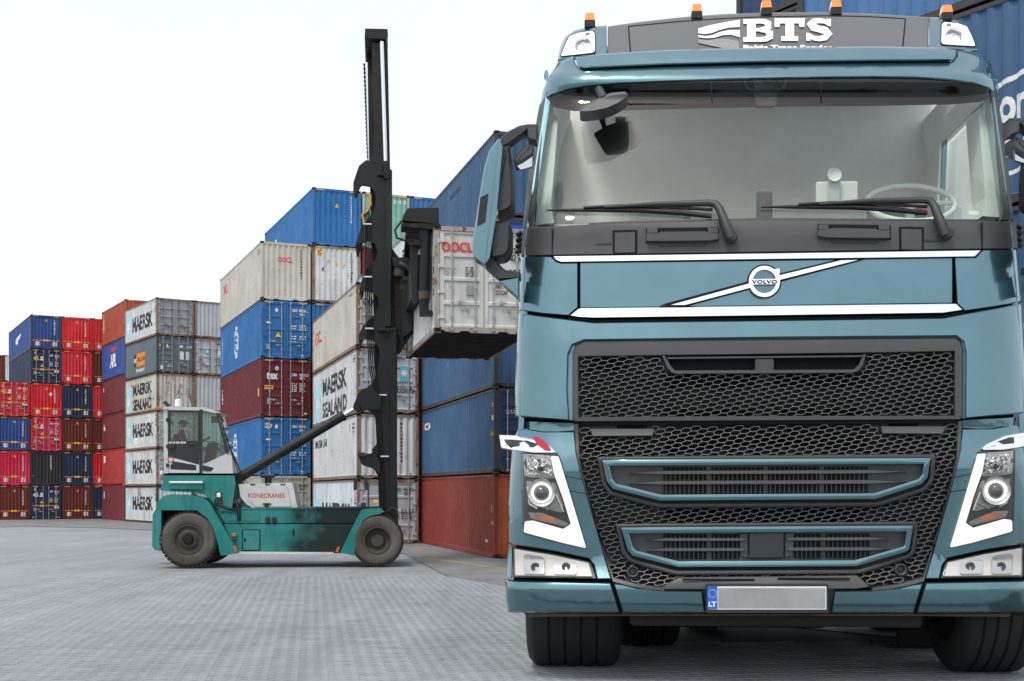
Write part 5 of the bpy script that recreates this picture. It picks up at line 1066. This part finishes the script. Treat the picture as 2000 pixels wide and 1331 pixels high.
# diagonal bar and badge
tp('badge_bar_shadow', [(1288, 598), (1300, 593), (1464, 549), (1524, 534), (1632, 508), (1690, 507), (1524, 551), (1464, 566), (1345, 598)], m_blk, -.004, ch=0, thick=.01)  # black strip painted for the thin shadow and dark line along the bar
tp('badge_bar', [(1303, 597), (1467, 552), (1467, 563), (1338, 597)], m_chr, -.03, ch=1, thick=.03, grid=60); tp('badge_bar', [(1519, 538), (1642, 508), (1684, 507), (1519, 549)], m_chr, -.03, ch=1, thick=.03, grid=60)
bc = (1493, 550)
def disc(name, r0, r1, mat, k, par=T, th=.02, n=40):
    a = [(bc[0]+r1*math.cos(2*math.pi*i/n), bc[1]+r1*math.sin(2*math.pi*i/n)) for i in range(n)]; b = [(bc[0]+r0*math.cos(2*math.pi*i/n), bc[1]+r0*math.sin(2*math.pi*i/n)) for i in range(n)]
    y = dep(*bc)+k; A_ = [TF.at(x, z, y) for x, z in a]; B_ = [TF.at(x, z, y) for x, z in b]; vs = A_+B_+[Vector((p.x, y+th, p.z)) for p in A_]+[Vector((p.x, y+th, p.z)) for p in B_]
    fs = []
    for i in range(n): j = (i+1) % n; fs += [(i, j, n+j, n+i), (i, 2*n+i, 2*n+j, j), (n+i, n+j, 3*n+j, 3*n+i)]
    return MB().add(vs, fs).build(name, mat, par)
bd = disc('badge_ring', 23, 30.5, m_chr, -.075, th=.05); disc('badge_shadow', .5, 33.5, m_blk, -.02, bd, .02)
disc('badge_field', .5, 23, m_pt, -.03, bd, .01)
tp('badge_arrow', [(1508, 526), (1524, 524), (1523, 540), (1517, 541)], m_chr, -.07, ch=.8, thick=.03, parent=bd)
tp('badge_band', [(1465, 545), (1521, 544), (1521, 556), (1465, 557)], m_chr, -.085, ch=.8, thick=.03, parent=bd)
ttext('badge_name', 'VOLVO', 1469, 1518, 554, 7, m_blk, .035, k=-.092, parent=bd, spacing=1.1)
# lower body: an inverted U round the grille
tp('grille_surround', [(1013, 612), (1060, 618), (1110, 624), (1160, 630), (1300, 628), (1500, 626), (1842, 621), (1884, 613), (1940, 603), (1998, 593), (2004, 700), (2010, 806), (1950, 812), (1885, 818), (1886, 690), (1882, 668), (1868, 657), (1500, 660), (1140, 665), (1118, 674), (1110, 692), (1108, 760), (1112, 822), (1060, 818), (1006, 813), (1006, 760), (1009, 690)], m_pt, 0, ch=2.2, grid=(12, 40), thick=.10)
tp('recess_rim', [(1106, 820), (1104, 690), (1114, 668), (1140, 659), (1500, 654), (1868, 651), (1886, 662), (1892, 690), (1891, 818), (1876, 818), (1876, 690), (1866, 668), (1500, 671), (1142, 676), (1124, 690), (1122, 822)], m_pt, .06, ch=0, thick=.05)
tp('grille_frame', [(1118, 822), (1118, 690), (1124, 674), (1142, 666), (1500, 663), (1866, 660), (1876, 668), (1881, 684), (1880, 818), (1864, 818), (1864, 687), (1692, 690), (1290, 695), (1130, 697), (1131, 820)], m_gp, .03, ch=1.6, thick=.08)
tp('grille_sill', [(1122, 815), (1500, 813), (1876, 812), (1876, 820), (1500, 822), (1122, 824)], m_gp, .02, ch=1.2, thick=.06)
tp('grille_gap', [(1122, 824), (1500, 822.5), (1876, 821), (1876, 827), (1500, 829), (1122, 831)], m_blk, .06, ch=0, thick=.02)
fl, fr_ = both('fender_step', [(1016, 822), (1060, 824), (1121, 826), (1122, 842), (1060, 846), (1020, 842)], m_pt, .14, ch=1, grid=(10, 20))
FN = [(1006, 852), (1012, 840), (1030, 838), (1060, 843), (1122, 843), (1126, 885), (1138, 935), (1152, 985), (1172, 1055), (1194, 1131), (1166, 1131), (1160, 1105), (1150, 1092), (1080, 1077), (1002, 1064), (995, 1060), (993, 1000), (997, 920), (1001, 870)]
both('fender', FN, m_pt, 0, ch=2.2, grid=(10, 30)); both('fender_edge', [(1001, 1067), (994, 1064), (990, 1100), (988, 1130), (1000, 1130)], m_pt, .02, ch=1)
both('fender_joint', [(1100, 929), (1137, 936), (1137, 937.3), (1100, 930.3)], m_blk, -.008, ch=0, thick=.01); both('fender_joint', [(1110, 958), (1146, 964), (1146, 965.3), (1110, 959.3)], m_blk, -.008, ch=0, thick=.01)
# bumper
both('bumper_corner', [(987, 1134), (1040, 1135), (1193, 1138), (1202, 1165), (1212, 1198), (1100, 1198), (992, 1197), (987, 1165)], m_pt, 0, ch=3.0, chd=.04, grid=(10, 12), thick=.12)
both('bumper_panel', [(1197, 1139), (1215, 1141), (1245, 1148), (1290, 1153), (1372, 1154), (1378, 1198), (1216, 1199)], m_pt, 0, ch=3.0, chd=.04, grid=(20, 12), thick=.12)
tp('bumper_centre', [(1370, 1150), (1630, 1150), (1622, 1199), (1381, 1199)], m_gpd, .05, ch=1)
PLD = dep(1500, 1150)
pl = tp('number_plate_holder', rounded([(1379, 1141), (1618, 1141), (1618, 1198), (1379, 1198)], 4), m_gpd, depth=PLD-.05, ch=1.2, thick=.06)
tp('number_plate', [(1384, 1146), (1614, 1146), (1614, 1191), (1384, 1191)], m_plw, depth=PLD-.058, ch=0, thick=.006, parent=pl); tp('plate_field', [(1403, 1149), (1612, 1149), (1612, 1188), (1403, 1188)], m_plate, depth=PLD-.064, ch=0, thick=.004, parent=pl)
tp('plate_band', [(1382, 1146), (1401, 1146), (1401, 1190), (1382, 1190)], m_eu, depth=PLD-.066, ch=0, thick=.004, parent=pl)
for i in range(12):
    a = 2*math.pi*i/12; x, y = 1391.5+7.5*math.cos(a), 1160+7.5*math.sin(a)
    MB().add([TF.at(x+1.1*math.cos(t), y+1.1*math.sin(t), PLD-.07) for t in [k*math.pi/3 for k in range(6)]], [tuple(range(6))]).build('plate_star', m_gold2, pl)
vs, fs = fit_text('LT', 1384, 1399, 0, 9.5, .05); MB().add([TF.at(u, 1185-v, PLD-.072) for u, v in vs], fs).build('plate_country', m_plw, pl)
both('bumper_lip', [(1024, 1199), (1214, 1200), (1380, 1200), (1499, 1200), (1499, 1203), (1214, 1203.5), (1030, 1205)], m_lip, .1, ch=0, thick=.2)
# ---- grille: real honeycomb strips over the backing
UP = [(1130, 697), (1290, 695), (1300, 716), (1312, 729), (1675, 727), (1685, 714), (1692, 691), (1865, 687), (1865, 813), (1130, 818)]
LO = [(1127, 832), (1874, 828), (1869, 895), (1856, 955), (1830, 1045), (1806, 1124), (1760, 1140), (1700, 1146), (1672, 1128), (1325, 1131), (1300, 1148), (1245, 1142), (1198, 1130), (1170, 1050), (1145, 960), (1132, 900)]
GA = [(1176, 899), (1818, 895), (1812, 932), (1800, 946), (1710, 975), (1290, 978), (1197, 955), (1185, 940)]; GB = [(1213, 1031), (1784, 1027), (1777, 1072), (1770, 1078), (1672, 1106), (1325, 1108), (1236, 1086), (1226, 1074)]
SA = rounded([(1166, 892), (1828, 887), (1824, 940), (1808, 960), (1716, 990), (1286, 993), (1190, 968), (1176, 948)], 8); SB = rounded([(1202, 1024), (1794, 1019), (1788, 1078), (1778, 1091), (1678, 1121), (1318, 1123), (1228, 1098), (1214, 1082)], 8)
H1 = [(1152, 824), (1280, 824), (1277, 853), (1156, 854)]; H2 = [(1713, 820), (1845, 819), (1842, 848), (1718, 849)]
def honey(name, region, holes, x0, y0, x1, y1):
    """strips of a slanted honeycomb: each cell is bounded by the edge steps e1, e2, e3"""
    e1, e2, e3 = Vector((10.5, .3)), Vector((2.5, 5.4)), Vector((8.5, -4.3)); b, c = e1+e2, e1+e3; ed = []
    det = b.x*c.y-b.y*c.x
    for i in range(-120, 160):
        for j in range(-120, 160):
            o = Vector((x0, y0)) + b*i + c*j
            if not (x0-15 < o.x < x1+15 and y0-10 < o.y < y1+10): continue
            ed += [(o, o+e1), (o+e1, o+e1+e2), (o+e1, o+e1+e3)]
    mb = MB()
    for a, b_ in ed:
        m_ = (a+b_)/2
        if not all(inside(q, region) for q in (a, b_, m_)) or any(inside(m_, h) for h in holes): continue
        d = (b_-a).normalized(); n_ = Vector((-d.y, d.x))*.5
        f = [tat(q.x, q.y, .05) for q in (a+n_, b_+n_, b_-n_, a-n_)]
        g_ = [p+Vector((0, .09, 0)) for p in f]
        mb.add(f+g_, [(0,1,2,3), (0,4,5,1), (3,2,6,7)])
    return mb.build(name, m_mesh, T, fix=False)
honey('upper_mesh', UP, [], 1130, 697, 1866, 818)['kind'] = 'stuff'
honey('lower_mesh', LO, [SA, SB, H1, H2, [(1222, 1105), (1250, 1105), (1250, 1131), (1222, 1131)], [(1746, 1101), (1774, 1101), (1774, 1127), (1746, 1127)]], 1127, 830, 1875, 1150)['kind'] = 'stuff'
tp('mesh_backing', [(1130, 690), (1866, 685), (1866, 814), (1130, 819)], m_back, .15, ch=0)
tp('mesh_backing', [(1127, 830), (1874, 826), (1869, 895), (1856, 955), (1806, 1126), (1760, 1142), (1700, 1148), (1300, 1150), (1245, 1144), (1198, 1132), (1145, 960), (1132, 900)], m_back, .15, ch=0)
for (a, b, c, d) in ((1150, 700, 1226, 724), (1300, 728, 1474, 757), (1513, 727, 1690, 756), (1300, 800, 1474, 816), (1513, 799, 1690, 814), (1764, 693, 1842, 720), (1300, 826, 1692, 890), (1140, 858, 1178, 880), (1300, 994, 1692, 1019), (1205, 826, 1265, 838)):
    tbox('mesh_opening', a, b, c, d, .128, .148, m_blk, c=.001)
# top slot with its frame
tp('slot_frame', rounded([(1293, 695), (1302, 718), (1312, 729), (1322, 731), (1665, 729), (1676, 726), (1686, 714), (1692, 692), (1686, 692), (1678, 712), (1668, 722), (1318, 724), (1309, 713), (1299, 695)], 2), m_gp, .01, ch=1, thick=.1)
tp('slot_void', [(1300, 696), (1687, 692), (1676, 723), (1316, 725)], m_blk, .12, ch=0, thick=.01); tp('slot_bar', [(1302, 698), (1686, 694), (1684, 698), (1304, 702)], m_gp, .02, ch=.8, thick=.05); tbox('slot_post', 1475, 701, 1512, 726, .03, .1, m_gp)
for f in (lambda p: p, lambda p: [(2999-x, y-4.5) for x, y in reversed(p)]):
    tp('grip_recess', f([(1153, 826), (1278, 826), (1278, 840), (1153, 840)]), m_gpd, .12, ch=0, thick=.01); tp('grip_void', f([(1205, 826), (1264, 826), (1264, 838), (1205, 838)]), m_blk, .115, ch=0, thick=.004); tp('grip_pad', rounded(f([(1152, 838), (1279, 838), (1275, 852), (1157, 853)]), 3), m_gpl, .0, ch=1.5, thick=.08)
both('mesh_border', [(1121, 828), (1130, 829), (1133, 900), (1146, 956), (1168, 1040), (1199, 1128), (1245, 1141), (1298, 1148), (1298, 1156), (1262, 1152), (1230, 1146), (1196, 1137), (1182, 1090), (1150, 980), (1136, 938), (1124, 880)], m_gp, .02, ch=1.3, thick=.08)
tp('lower_bar', [(1325, 1128), (1674, 1124), (1700, 1147), (1672, 1151), (1300, 1152), (1290, 1148)], m_gp, .02, ch=1.3, thick=.06); tbox('bar_slot', 1333, 1131, 1474, 1134, -.0, .01, m_blk, c=.001); tbox('bar_slot', 1519, 1129, 1660, 1132, .0, .01, m_blk, c=.001)
def ringpoly(outer, inner): return outer + [outer[0]] + [inner[0]] + inner[:0:-1] + [inner[0]]
def shrink(poly, d):
    n = len(poly); ar = sum(poly[i-1][0]*poly[i][1]-poly[i][0]*poly[i-1][1] for i in range(n)); sg = 1 if ar > 0 else -1; o = []
    for i in range(n):
        p = Vector(poly[i]); u = (p-Vector(poly[i-1])).normalized(); v = (Vector(poly[(i+1) % n])-p).normalized()
        n1 = Vector((-u.y, u.x))*sg; n2 = Vector((-v.y, v.x))*sg; m = (n1+n2).normalized(); k = d/max(.35, m.dot(n1)); o.append((p.x+m.x*k, p.y+m.y*k))
    return o
def ring(name, outer, inner, mat, k, th, parent=T, n=12, rnd=0, bump_=.012):
    """picture-frame strip between two matching outlines, rounded over in section"""
    mid1 = [((a[0]*.7+b[0]*.3), (a[1]*.7+b[1]*.3)) for a, b in zip(outer, inner)]; mid2 = [((a[0]*.3+b[0]*.7), (a[1]*.3+b[1]*.7)) for a, b in zip(outer, inner)]
    loops = [(outer, k+th), (outer, k+bump_), (mid1, k), (mid2, k), (inner, k+bump_), (inner, k+th)]
    def dens(p):
        o = []
        for i in range(len(p)):
            a, b = p[i], p[(i+1) % len(p)]
            for s in range(n): o.append((a[0]+(b[0]-a[0])*s/n, a[1]+(b[1]-a[1])*s/n))
        return o
    vs, fs = [], []; L_ = [dens(l) for l, _ in loops]; m_ = len(L_[0])
    for l, (_, kk) in zip(L_, loops): vs += [tat(x, y, kk) for x, y in l]
    for r in range(len(loops)-1):
        for i in range(m_): j = (i+1) % m_; fs.append((r*m_+i, r*m_+j, (r+1)*m_+j, (r+1)*m_+i))
    return MB().add(vs, fs).build(name, mat, parent, 50)
for (G, S_, nm, slats, x0, x1, posts) in ((GA, SA, 'upper', (923, 943), 1228, 1772, (1385, 1496, 1605)), (GB, SB, 'lower', (1054, 1074), 1262, 1738, (1385, 1608))):
    ring('air_inlet_moulding', S_, shrink(S_, 9), m_gpd, .01, .12, n=3)
    tp('inlet_bed', S_, m_gpd, .115, ch=0, thick=.01)
    fr0 = ring('inlet_frame', G, shrink(G, 11), m_pt, -.035, .12, bump_=.009)
    bed = shrink(G, 9); tp('inlet_panel', bed, m_gp, .06, ch=0, thick=.01, parent=fr0)
    y0, y1 = bed[0][1]+2, (967 if nm == 'upper' else 1097)
    if nm == 'upper': vo = [(1296, 913, 1380, 965), (1390, 913, 1491, 965), (1500, 912, 1600, 964), (1610, 912, 1695, 963)]
    else: vo = [(1296, 1044, 1380, 1092), (1390, 1044, 1444, 1092), (1552, 1043, 1603, 1091), (1613, 1043, 1698, 1090)]
    for (a, b, c, d) in vo:
        tbox('inlet_void', a, b, c, d, .045, .058, m_blk, fr0, c=.001)
        for q in range(int((c-a)/9)): tbox('radiator_fin', a+4+q*9, b+1, a+6+q*9, d-1, .035, .044, m_back, fr0, c=.001)
    for y in slats:
        if nm == 'upper': tp('inlet_slat', [(x0, y+2), (1290, y-3), (1700, y-5), (x1, y-1), (1700, y+2.5), (1290, y+4)], m_gpl, .0, ch=.8, thick=.04, parent=fr0)
        else:
            tp('inlet_slat', [(x0, y+2), (1300, y-3), (1452, y-3), (1458, y+1), (1452, y+3), (1300, y+3.5)], m_gpl, .0, ch=.8, thick=.04, parent=fr0); tp('inlet_slat', [(1535, y), (1540, y-4), (1700, y-4.5), (x1, y-1), (1700, y+2), (1540, y+2.5)], m_gpl, .0, ch=.8, thick=.04, parent=fr0)
tp('radar_cover', rounded([(1463, 1041), (1531, 1040), (1531, 1090), (1463, 1091)], 2), m_gpd, -.01, ch=1.2, thick=.06); tp('radar_wing', [(1444, 1042), (1461, 1042), (1461, 1091), (1446, 1086)], m_gp, .02, ch=1, thick=.04); tp('radar_wing', [(1533, 1041), (1551, 1041), (1549, 1086), (1533, 1090)], m_gp, .02, ch=1, thick=.04)
for x, y in ((1236, 1117), (1760, 1113)):
    c = tat(x, y, -.0); s_ = MB().lathe([(.08, .058), (0, .062), (-.01, .055), (0, .045), (.05, .04)], c, 'y', 24).build('parking_sensor', m_gpl, T, 50); MB().lathe([(.03, .04), (.02, .02), (.02, .001)], c, 'y', 16).build('sensor_eye', m_gpd, s_, 50)
# ---- headlights and fog lamps
def lamp(f):
    out_ = [(1017, 884), (1093, 889), (1101, 915), (1148, 1074), (1100, 1064), (1021, 1043), (1018, 960)]
    hl = tp('headlight', rounded(f(out_), 4), m_lampd, -.012, ch=1.2, thick=.12, grid=(12, 20))
    tp('daylight_strip', rounded(f([(1076, 891), (1091, 892), (1099, 918), (1145, 1071), (1100, 1061), (1023, 1040), (1025, 1019), (1040, 1017), (1100, 1034), (1115, 1024), (1100, 975), (1082, 925)]), 3), m_drl, -.03, ch=0, thick=.02, parent=hl)
    tp('lamp_trim', rounded(f([(1022, 887), (1075, 890), (1087, 935), (1050, 934), (1024, 930)]), 3), m_trm, -.022, ch=0, thick=.01, parent=hl)
    fa = f([(1028, 892), (1072, 894), (1082, 930), (1030, 926)]); cc_ = f([(1056, 917)])[0]
    mb = MB(); rnd = random.Random(3); n = 14
    for i in range(n):
        for j in range(8):
            u0, u1 = i/n, (i+1)/n; v0, v1 = j/8, (j+1)/8
            def bi(u, v): a = Vector(fa[0]).lerp(Vector(fa[1]), u); b = Vector(fa[3]).lerp(Vector(fa[2]), u); q = a.lerp(b, v); return q
            kk = -.03+rnd.uniform(-.006, .016); q = [bi(u0, v0), bi(u1, v0), bi(u1, v1), bi(u0, v1)]
            mb.add([tat(p.x, p.y, kk+rnd.uniform(-.012, .012)) for p in q], [(0,1,2,3)])
    mb.build('reflector', m_refl, hl, fix=False)
    def rnd_(x, y, prof, mat, nm, n=28, k=-.04):
        q = f([(x, y)])[0]; c = tat(q[0], q[1], k); return MB().lathe(prof, c, 'y', n).build(nm, mat, hl, 50)
    rnd_(1056, 917, [(-.01, .025), (-.02, .035), (0, .045), (.02, .05)], m_refl, 'bulb'); rnd_(1056, 917, [(-.015, .001), (-.015, .02), (0, .024)], m_lampd, 'bulb_cap')
    tp('lamp_trim', rounded(f([(1026, 938), (1086, 942), (1103, 990), (1098, 1004), (1050, 992), (1034, 985)]), 4), m_trm, -.02, ch=1.5, thick=.01, parent=hl, grid=(8, 8))
    rnd_(1058, 963, [(.0, .150), (-.035, .158), (-.06, .148), (-.05, .126), (-.02, .118), (-.02, .112)], m_refl, 'projector_ring', 40)
    rnd_(1058, 963, [(-.02, .114), (-.065, .108), (-.055, .088), (-.02, .083)], m_drl, 'halo_ring', 40); rnd_(1058, 963, [(-.03, .086), (-.065, .070), (-.085, .04), (-.092, .001)], simple('projector_lens', (.06, .065, .07), .04, coat=1), 'projector_lens', 32)
    for (a, b) in (((1030, 950), (1034, 985)), ((1034, 985), (1050, 994)), ((1090, 985), (1068, 996)), ((1086, 965), (1100, 1000))):
        q = f([a, b]); ttube('lamp_rib', [q[0], q[-1]], .012, m_refl, -.05, hl, 6)
    tp('indicator', rounded(f([(1030, 1000), (1060, 1001), (1112, 1022), (1104, 1030), (1036, 1014)]), 3), m_trm, -.024, ch=1, thick=.01, parent=hl, grid=(6, 6)); tp('indicator_bulb', rounded(f([(1046, 1003), (1082, 1010), (1086, 1022), (1048, 1014)]), 2), m_amr, -.034, ch=1, thick=.01, parent=hl, grid=(5, 5))
    panel('lamp_cover', TF, rounded(f([(1019, 886), (1092, 891), (1100, 916), (1146, 1072), (1100, 1062), (1023, 1041), (1020, 960)]), 4), m_lens, dp(-.12), hl, thick=.09, ch=2, chd=.03, grid=(10, 14), smooth=80)
    bl = tp('lamp_brow', rounded(f([(975, 850), (1005, 851), (1040, 857), (1075, 872), (1090, 886), (1040, 886), (1000, 880), (979, 876)]), 2), m_chr, -.05, ch=2, chd=.03, thick=.18, grid=(8, 10))
    tp('brow_slot', rounded(f([(984, 858), (1030, 861), (1052, 868), (1040, 874), (990, 870)]), 2), m_lampd, -.056, ch=0, thick=.003, parent=bl)
    fg = tp('fog_lamp', rounded(f([(1001, 1069), (1080, 1081), (1154, 1097), (1166, 1131), (1002, 1129)]), 4), m_lampd, .012, ch=1.2, thick=.12, grid=(8, 8))
    tp('fog_housing', rounded(f([(1005, 1073), (1080, 1085), (1150, 1100), (1158, 1127), (1006, 1125)]), 3), m_lampw, -.012, ch=1.5, thick=.01, parent=fg, grid=(8, 8))
    for (x0, x1) in ((1023, 1062), (1081, 1124)):
        a = f([(x0, 1082 if x0 < 1070 else 1093), (x1, 1088 if x0 < 1070 else 1100), (x1+2, 1122), (x0, 1121)]); tp('fog_reflector', rounded(a, 6), m_refl, -.026, ch=2, chd=-.01, thick=.01, parent=fg, grid=(5, 5))
        q = f([((x0+x1)/2+3, 1108)])[0]; c = tat(q[0], q[1], -.035); MB().lathe([(0, .05), (-.01, .04), (.0, .02), (.01, .001)], c, 'y', 20).build('bulb', m_lampd, fg, 50)
    panel('fog_cover', TF, rounded(f([(1003, 1071), (1080, 1083), (1152, 1098), (1161, 1129), (1004, 1127)]), 4), m_lens, dp(-.07), fg, thick=.05, ch=1.5, grid=(12, 14), smooth=80)
lamp(lambda p: p); lamp(MM)
tp('red_tape', [(1040, 853), (1052, 854), (1070, 868), (1076, 880), (1062, 879), (1048, 868)], simple('tape_red', (.45, .01, .04), .3), -.065, ch=0, thick=.002)
# ---- wipers, mirrors
for dx, dy in ((0, 0), (419, -6)):
    w_ = ttube('wiper_arm', [(1428+dx, 466+dy), (1419+dx, 442+dy), (1405+dx, 408+dy), (1398+dx, 399+dy), (1385+dx, 397+dy), (1280+dx*1.0, 399+dy), (1180+dx, 405+dy)], [.055, .055, .045, .045, .04, .03, .015], m_gpd, [-.14, -.14, -.12, -.12, -.11, -.09, -.07])
    c = tat(1428+dx, 466+dy, -.02); MB().lathe([(-.16, .001), (-.16, .045), (-.12, .058), (0, .06)], c, 'y', 20).build('wiper_pivot', m_gpd, w_, 50)
    ttube('wiper_blade', [(1067+dx, 411+dy), (1120+dx, 410.5+dy), (1250+dx, 411+dy), (1330+dx, 416+dy), (1390+dx, 423+dy)], [.008, .02, .03, .03, .025], m_rubw, -.02, w_); ttube('wiper_bow', [(1140+dx, 406+dy), (1210+dx, 402+dy), (1300+dx, 405+dy), (1392+dx, 410+dy)], .018, m_rubw, -.06, w_)
fm = panel('front_mirror', TF, rounded([(1131, 217), (1140, 206), (1172, 191), (1192, 182), (1222, 179), (1228, 186), (1224, 196), (1206, 207), (1185, 216), (1160, 221), (1136, 223)], 4), m_gpl, dp(-.55), T, thick=.3, ch=5, chd=.12, grid=(10, 10))
ttube('mirror_stem', [(1180, 195), (1170, 176)], .05, m_gpd, [-.45, -.05], fm)
tp('bracket_reflection', [(1163, 215), (1180, 215), (1184, 246), (1202, 240), (1202, 229), (1220, 225), (1220, 215), (1222, 238), (1226, 250), (1178, 255)], m_rubw, .05, ch=0, thick=.02); tp('mirror_reflection', rounded([(1159, 261), (1178, 250), (1232, 236), (1248, 232), (1252, 240), (1251, 276), (1240, 288), (1212, 300), (1187, 303), (1180, 297)], 4), m_rubw, .04, ch=0, thick=.04)  # black shapes behind the glass stand for the mirror's reflection in the windscreen
MY_ = .3
def mpanel(name, pts, y, th, mat, parent, ch=3, chd=.04, r=0): return panel(name, TF, rounded(pts, r) if r else pts, mat, y, parent, thick=th, ch=ch, chd=chd, grid=(14, 30))
def side_mirror(f, full=True):
    m0 = mpanel('side_mirror', f([(973, 271), (979, 274), (984, 286), (972, 420), (958, 505), (948, 520), (925, 503), (921, 488), (927, 445), (936, 385), (945, 330), (955, 296)]), .35, .30, m_pt, T, 2.5, .03, 2) if full else None
    pr = m0 or T
    if full:
        mpanel('mirror_window', f([(938, 386), (954, 378), (948, 434), (932, 442)]), .34, .01, m_rubw, pr, 0, 0, 1)
        mpanel('mirror_head', f([(976, 290), (990, 284), (996, 286), (1001, 345), (1002, 400), (996, 409), (960, 424), (966, 360)]), .42, .5, m_gpd, pr, 5, .1, 6)
        mpanel('mirror_head', f([(962, 433), (992, 431), (998, 438), (998, 470), (995, 492), (985, 502), (956, 506)]), .42, .4, m_gpd, pr, 5, .08, 6)
        mpanel('mirror_arm', f([(948, 506), (962, 503), (987, 528), (1016, 531), (1016, 544), (974, 546), (947, 522)]), .5, .2, m_gpd, pr, 2, .03)
        mpanel('mirror_foot', f([(974, 548), (1014, 541), (1014, 584)]), .5, .25, m_pt, pr, 2, .03)
    mpanel('mirror_arm', f([(976, 272), (990, 258), (1014, 246), (1030, 243), (1050, 243), (1050, 264), (1030, 254), (1017, 264), (992, 282), (979, 288)]), .5, .2, m_gpd, pr, 2, .03)
    mpanel('arm_joint', f([(1029, 249), (1050, 248), (1048, 276), (1031, 271)]), .48, .25, m_gp, pr, 2, .03)
    if full:
        k = mpanel('kerb_mirror', f([(1003, 312), (1012, 297), (1026, 286), (1042, 278), (1042, 300), (1022, 314), (1006, 322)]), .5, .3, m_gp, pr, 3, .05, 3); mpanel('kerb_glass', f([(1006, 322), (1022, 314), (1041, 302), (1040, 326), (1017, 333)]), .58, .05, m_mir, k, 1, .01)
side_mirror(lambda p: p)
side_mirror(lambda p: [(3022-x, y-12) for x, y in reversed(p)])
# small pole mirror stay by the left corner
# ---- wheels and underbody
def truck_wheel(x0, x1, D, r, ribs=True):
    yl = D-TD
    a = TF.at(x0, HY+CH*FPX/D, yl); b = TF.at(x1, HY+CH*FPX/D, yl); wd = b.x-a.x; sh_ = .10
    prof = [(sh_, r*.55), (.02, r*.62), (0, r*.80), (.02, r*.90), (.07, r*.965)]
    n = 5; st = .10; w0 = wd-2*st
    prof.append((st-.01, r*.985))
    for i in range(n):
        l = st+w0*i/n; prof += [(l+.012, r*(.995+.004*math.sin(i))), (l+w0/n-.022, r*(.995)), (l+w0/n-.018, r*.965), (l+w0/n-.004, r*.965)] if i < n-1 else [(l+.012, r), (l+w0/n, r*.99)]
    prof += [(wd-.07, r*.965), (wd-.02, r*.90), (wd, r*.80), (wd-.02, r*.62), (wd-sh_, r*.55)]
    w_ = MB().lathe(prof, (a.x, yl, r*.998), 'x', 72).build('wheel', m_tyre, T, 35)
    MB().lathe([(sh_, r*.55), (sh_+.05, r*.5), (sh_+.1, r*.2), (sh_+.1, .001)], (a.x, yl, r*.998), 'x', 32).lathe([(wd-sh_, r*.55), (wd-sh_-.05, r*.5), (wd-sh_-.1, r*.2), (wd-sh_-.1, .001)], (a.x, yl, r*.998), 'x', 32).build('rim', m_under, w_, 40)
truck_wheel(1032, 1212, 15.05, .92); truck_wheel(1838, 1992, 14.85, .92)
for D, l0, l1, r0, r1 in ((17.1, 1200, 1325, 1775, 1900), (19.2, 1330, 1413, 1692, 1775)):
    truck_wheel(l0, l1, D, 1.0); truck_wheel(r0, r1, D, 1.0)
def ubox(name, x0, z0, x1, z1, ya, yb, mat=m_under, c=.03):
    a = TF.at(x0, 1000, .5).x; b = TF.at(x1, 1000, .5).x; return MB().cbox((a, ya, z0), (b, yb, z1), c).build(name, mat, T)
ubox('chassis_rail', 1260, .75, 1310, 1.3, .6, 7.0); ubox('chassis_rail', 1690, .75, 1740, 1.3, .6, 7.0); ubox('front_axle', 1215, .78, 1835, 1.15, 1.1, 1.5); ubox('sump', 1400, .62, 1600, 1.2, 1.8, 3.2); ubox('underrun_bar', 1230, .62, 1800, .85, .45, .62)
ubox('added_side_skirt', 1035, .34, 1050, 1.5, 3.1, 7.0, m_gpd); ubox('added_side_skirt', 1950, .34, 1965, 1.5, 3.1, 7.0, m_gpd); ubox('added_mud_flap', 1050, .12, 1200, 1.4, 2.75, 2.79); ubox('added_mud_flap', 1850, .12, 1960, 1.4, 2.75, 2.79); ubox('gearbox', 1330, .42, 1670, 1.2, 2.2, 3.3); ubox('cab_floor', 1030, 1.25, 1970, 1.35, .6, 5.0); ubox('fuel_tank', 1040, .62, 1200, 1.5, 4.2, 6.2); ubox('battery_box', 1800, .62, 1960, 1.5, 4.2, 6.2); ubox('rear_axle', 1210, .8, 1790, 1.1, 3.4, 3.7); ubox('fifth_wheel', 1340, 1.35, 1660, 1.5, 3.9, 6.5); ubox('rear_crossmember', 1260, .7, 1740, 1.2, 6.8, 7.0)  # skirts, flaps and low gearbox put in to darken the ground below

# ---- a wood on the far side of the yard, behind the viewer: only its reflection shows in paint and chrome
rnd = random.Random(11); pts = []
mb = MB(); x = -190.0; prof_ = []
while x < 190: prof_.append((x, 9+3*math.sin(x*.06)+rnd.uniform(-2, 3.5))); x += rnd.uniform(1.5, 4)
f_ = [(x, -130+.002*x*x, z) for x, z in prof_]; b_ = [(x, -150+.002*x*x, z*.9) for x, z in prof_]; lo = [(x, y, 0) for x, y, z in f_]; n = len(f_)
mb.add(lo+f_+b_, [(i, i+1, n+i+1, n+i) for i in range(n-1)] + [(n+i, n+i+1, 2*n+i+1, 2*n+i) for i in range(n-1)])
props(mb.build('wood', simple('foliage_mass', (.035, .045, .025), .95, var=.5, vscale=.4, bump=1, bscale=1)), 'dark wood behind the viewer across the yard', 'wood', kind='stuff')
